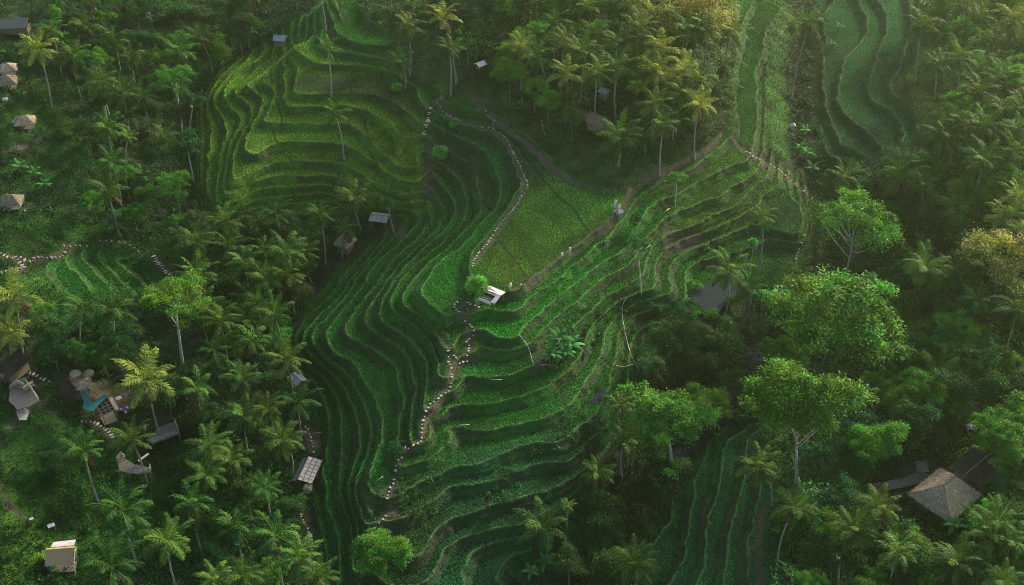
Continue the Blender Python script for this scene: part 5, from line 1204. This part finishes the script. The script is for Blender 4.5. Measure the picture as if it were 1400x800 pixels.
stones([(589,148),(586,160),(583,172),(579,184)], .6, 'grey slab step of the stair from the ridge path down to the gully', 'gully stair steps', 1.2, True, 'slab_step', 'step')
stones([(2,374),(22,371),(34,366)], .9, 'pale slab of the lower leg of the left slope path', 'left slope lower slabs', 1.2, True, 'slab_step', 'step')
stones([(34,366),(27,360),(22,352)], .7, 'pale slab of the short stair in the left slope path', 'left slope stair slabs', 1.1, True, 'slab_step', 'step')
stones([(0,347),(8,352),(18,353)], .9, 'pale slab entering at the left margin beside the slope stair', 'left margin slabs', 1.0, True, 'slab_step', 'step')
stones([(28,353),(40,360),(47,357),(42,353),(60,352),(80,353),(88,346)], .85, 'pale slab of the middle leg of the left slope path', 'left slope middle slabs', 1.15, True, 'slab_step', 'step')
stones([(88,336),(100,337),(118,337)], .85, 'pale slab of the upper leg of the left slope path', 'left slope upper slabs', 1.0, True, 'slab_step', 'step')
stones([(136,330),(150,330),(165,331),(180,337),(190,344)], 1.1, 'pale stepping stone at the foot of the broad palm on the left slope', 'left slope palm stones', 1.2)
stones([(210,352),(218,362),(226,372),(232,376)], .8, 'grey slab of the stair above the pale umbrella-shaped tree', 'umbrella tree stair slabs', 1.2, True, 'slab_step', 'step')
stones([(272,393),(284,393),(294,393)], .9, 'stepping stone right of the pale umbrella-shaped tree', 'umbrella tree stones', 1.0)
stones([(113,577),(124,577),(134,581),(143,586),(150,594),(153,599)], .62, 'broad stone step curving below the dark pergola pavilion', 'pavilion stone steps', 1.15, True, 'slab_step', 'step')
stones([(40,511),(48,514),(56,518),(66,523)], .6, 'wooden-looking pale step right of the black-roofed house', 'black house steps', 1.0, True, 'slab_step', 'step')
stones([(0,286),(15,289),(34,288)], .8, 'pale stone of the short row under the dark thatched hut', 'short row stones', 1.1, True, 'slab_step', 'step')

# ------------------------------------------------------------------ people
def person(px, py, label, shirt, legs, hat=None, pose='stand', rz=0, s=1.0):
    """one continuous body grown on a posed skeleton"""
    J = {'pelvis': (0, 0, .92), 'waist': (0, 0, 1.08), 'chest': (0, .0, 1.32), 'neck': (0, 0, 1.48), 'head': (0, .01, 1.6), 'crown': (0, 0, 1.7)}
    rad = {'pelvis': .15, 'waist': .13, 'chest': .16, 'neck': .06, 'head': .1, 'crown': .07}; E = [('pelvis', 'waist'), ('waist', 'chest'), ('chest', 'neck'), ('neck', 'head'), ('head', 'crown')]
    for sd, n in ((-1, 'l'), (1, 'r')):
        st = .12 * sd if pose == 'walk' else 0
        J[n + 'hip'] = (.1 * sd, 0, .88); J[n + 'knee'] = (.11 * sd, .06 + st, .48); J[n + 'ankle'] = (.11 * sd, st * 1.6, .08); J[n + 'toe'] = (.12 * sd, st * 1.6 + .17, .04)
        J[n + 'sh'] = (.2 * sd, 0, 1.4); J[n + 'el'] = (.27 * sd, -.02 - st, 1.12); J[n + 'wr'] = (.26 * sd, .12 - st, .92); J[n + 'hand'] = (.25 * sd, .18 - st, .84)
        rad.update({n + 'hip': .1, n + 'knee': .065, n + 'ankle': .045, n + 'toe': .04, n + 'sh': .07, n + 'el': .045, n + 'wr': .032, n + 'hand': .04})
        E += [('pelvis', n + 'hip'), (n + 'hip', n + 'knee'), (n + 'knee', n + 'ankle'), (n + 'ankle', n + 'toe'), ('chest', n + 'sh'), (n + 'sh', n + 'el'), (n + 'el', n + 'wr'), (n + 'wr', n + 'hand')]
    if pose == 'sit':
        for k in list(J): J[k] = (J[k][0], J[k][1], J[k][2] - .45)
        for n, sd in (('l', -1), ('r', 1)): J[n + 'knee'] = (.14 * sd, .42, .5); J[n + 'ankle'] = (.14 * sd, .46, .08); J[n + 'toe'] = (.14 * sd, .62, .05); J[n + 'wr'] = (.2 * sd, .3, .6); J[n + 'hand'] = (.16 * sd, .38, .56)
    if pose == 'bend':
        for k in ('waist', 'chest', 'neck', 'head', 'crown', 'lsh', 'rsh', 'lel', 'rel', 'lwr', 'rwr', 'lhand', 'rhand'):
            x, y, z = J[k]; dz = z - .92; J[k] = (x, y + dz * .85, .92 + dz * .5)
        for n, sd in (('l', -1), ('r', 1)): J[n + 'el'] = (.24 * sd, .5, .85); J[n + 'wr'] = (.2 * sd, .62, .6); J[n + 'hand'] = (.19 * sd, .66, .5)
    names = list(J); me = bpy.data.meshes.new('body'); me.from_pydata([J[k] for k in names], [(names.index(a), names.index(c)) for a, c in E], []); ob = bpy.data.objects.new('body', me); COL.objects.link(ob)
    md = ob.modifiers.new('skin', 'SKIN')
    for k, v in zip(names, me.skin_vertices[0].data): v.radius = (rad[k], rad[k] * (.75 if k in ('chest', 'waist', 'pelvis') else 1)); v.use_root = k == 'pelvis'
    sb = ob.modifiers.new('sub', 'SUBSURF'); sb.levels = 1; sb.render_levels = 1
    dg = bpy.context.evaluated_depsgraph_get(); dg.update(); m2 = bpy.data.meshes.new_from_object(ob.evaluated_get(dg)); bpy.data.objects.remove(ob); m2.name = 'body'
    V = np.zeros(len(m2.vertices) * 3, np.float32); m2.vertices.foreach_get('co', V); V = V.reshape(-1, 3)
    pts = np.array([J[k] for k in names]); near = np.array([names[i] for i in np.argmin(((V[:, None] - pts) ** 2).sum(-1), 1)]); skin, hair = C([.3, .16, .1]), C([.015, .012, .01]); cc = np.zeros((len(V), 3))
    for i, k in enumerate(near):
        cc[i] = hair if k == 'crown' else skin if k in ('head', 'neck', 'lwr', 'rwr', 'lhand', 'rhand', 'ltoe', 'rtoe') else legs if k[1:] in ('hip', 'knee', 'ankle') or k == 'pelvis' else shirt
    ca = m2.color_attributes.new('Col', 'FLOAT_COLOR', 'POINT'); ca.data.foreach_set('color', np.concatenate([cc, np.ones((len(V), 1))], 1).astype(np.float32).ravel()); m2.materials.clear(); m2.materials.append(CLOTH_COL)
    b = ground(px, py); o = thing('person', b, label, 'person', rz); o.scale = (s, s, s); link('body', m2, o, (0, 0, .05)); hx, hy, hz = J['head']
    if hat is not None:
        n = 12; m = MB(); hb = Vector((hx, hy, hz + .07)); m.add([hb + Vector((0, 0, .16))] + [hb + Vector((.27 * math.cos(a * 2 * math.pi / n), .27 * math.sin(a * 2 * math.pi / n), 0)) for a in range(n)], [(0, 1 + a, 1 + (a + 1) % n) for a in range(n)] + [tuple(range(n, 0, -1))]); m.build('straw_hat', hat, o)
    return o
HATM = mat_plain('straw_hat', (.5, .42, .28), (.65, .56, .38), 8)
person(768, 356, 'person in white shirt walking on the bund, lower of the two beside the big field', (.7, .68, .66), (.1, .1, .13), HATM, 'walk', R(-40))
person(779, 349, 'person in white shirt on the bund, upper of the two beside the big field', (.75, .74, .72), (.55, .52, .5), HATM, 'walk', R(-50))
person(714, 395, 'person in pink top bending at the lower corner of the big field', (.6, .32, .32), (.08, .07, .09), None, 'bend', R(120))
person(698, 395, 'person in white top crouched right of the white shelter', (.75, .74, .72), (.6, .58, .56), HATM, 'sit', R(160))
person(841, 285, 'person in white robe standing by the stone ledge of the big field', (.8, .78, .74), (.75, .72, .68), HATM, 'stand', R(170), 1.15)
person(846, 288, 'person in cream clothes sitting on the stone ledge of the big field', (.75, .66, .52), (.7, .62, .5), HATM, 'sit', R(190), 1.15)
person(199, 590, 'person in yellow top with an orange hat beside the grey viewing deck', (.7, .36, .05), (.55, .5, .42), mat_plain('orange_hat', (.6, .25, .03), (.75, .35, .06), 4), 'sit', R(180))
person(554, 617, 'person in pink shawl sitting where the spur path bends by the yellow-green bush', (.62, .45, .55), (.3, .2, .25), None, 'sit', R(-120))
b = ground(845, 291); o = MB().add([(-.9, -.5, .3), (.2, -.8, .32), (1.1, -.2, .3), (.9, .6, .33), (-.3, .8, .3), (-1.0, .3, .3)] + [(-1, -.6, -.3), (.2, -.9, -.3), (1.2, -.2, -.3), (1.0, .7, -.3), (-.3, .9, -.3), (-1.1, .3, -.3)], [(0, 1, 2, 3, 4, 5)] + [(i, i + 6, (i + 1) % 6 + 6, (i + 1) % 6) for i in range(6)]).build('stone_ledge', TILE); o.location = b; tag(o, 'flat pale stone ledge at the right corner of the big flat field', 'stone')

# ------------------------------------------------------------------ air, sky, sun, camera
SUN_EL, SUN_AZ = R(20), R(40)
hz = MB().box((0, 0, 0), (2, 2, 2)).build('haze', None); hz['kind'] = 'stuff'; hz['label'] = 'thin humid haze hanging over the valley'; hz['category'] = 'haze'
hz.data.materials.clear(); hm, nt, out = new_mat('haze'); vol = nt.nodes.new('ShaderNodeVolumePrincipled'); vol.inputs['Color'].default_value = (.8, 1, .62, 1); vol.inputs['Density'].default_value = .00025; vol.inputs['Anisotropy'].default_value = .84
nt.links.new(vol.outputs[0], out.inputs['Volume']); hz.data.materials.append(hm)
hz.scale = (1420, 1400, 95); hz.location = (0, 350, 56)
w = bpy.data.worlds.new('World'); scene.world = w; w.use_nodes = True; wn = w.node_tree; bg = wn.nodes['Background']
sky = wn.nodes.new('ShaderNodeTexSky'); sky.sky_type = 'NISHITA'; sky.sun_disc = False; sky.sun_elevation = SUN_EL; sky.sun_rotation = SUN_AZ; sky.air_density = 1.0; sky.dust_density = 3.0; sky.ozone_density = 1.0
wn.links.new(sky.outputs[0], bg.inputs[0]); bg.inputs[1].default_value = .15
sl_ = bpy.data.lights.new('sun', 'SUN'); sl_.energy = 3.7; sl_.angle = R(5); sl_.color = (1, .9, .64)
so = bpy.data.objects.new('sun', sl_); COL.objects.link(so)
sd = Vector((math.sin(SUN_AZ) * math.cos(SUN_EL), math.cos(SUN_AZ) * math.cos(SUN_EL), math.sin(SUN_EL))); so.rotation_euler = sd.to_track_quat('Z', 'Y').to_euler()
cd = bpy.data.cameras.new('camera'); co = bpy.data.objects.new('camera', cd); COL.objects.link(co)
co.location = (0, 0, CAM_H); co.rotation_euler = (R(90) - PITCH, 0, 0); cd.sensor_width = 36; cd.lens = FPX / 1400 * 36; cd.clip_start = 1; cd.clip_end = 6000; scene.camera = co
vs = scene.view_settings; vs.view_transform = 'Standard'; vs.look = 'None'; vs.gamma = 1; vs.use_curve_mapping = False; vs.exposure = EXPOSURE = 1.0
cy = scene.cycles; cy.max_bounces = 5; cy.diffuse_bounces = 2; cy.glossy_bounces = 2; cy.transmission_bounces = 3; cy.transparent_max_bounces = 4; cy.volume_bounces = 0; cy.use_denoising = True
try: cy.denoiser = 'OPENIMAGEDENOISE'
except Exception: pass
cy.sample_clamp_indirect = 4

cy.filter_width = 1.0
cy.use_adaptive_sampling = False
cy.denoising_input_passes = 'RGB_ALBEDO_NORMAL'
cy.denoising_prefilter = 'NONE'
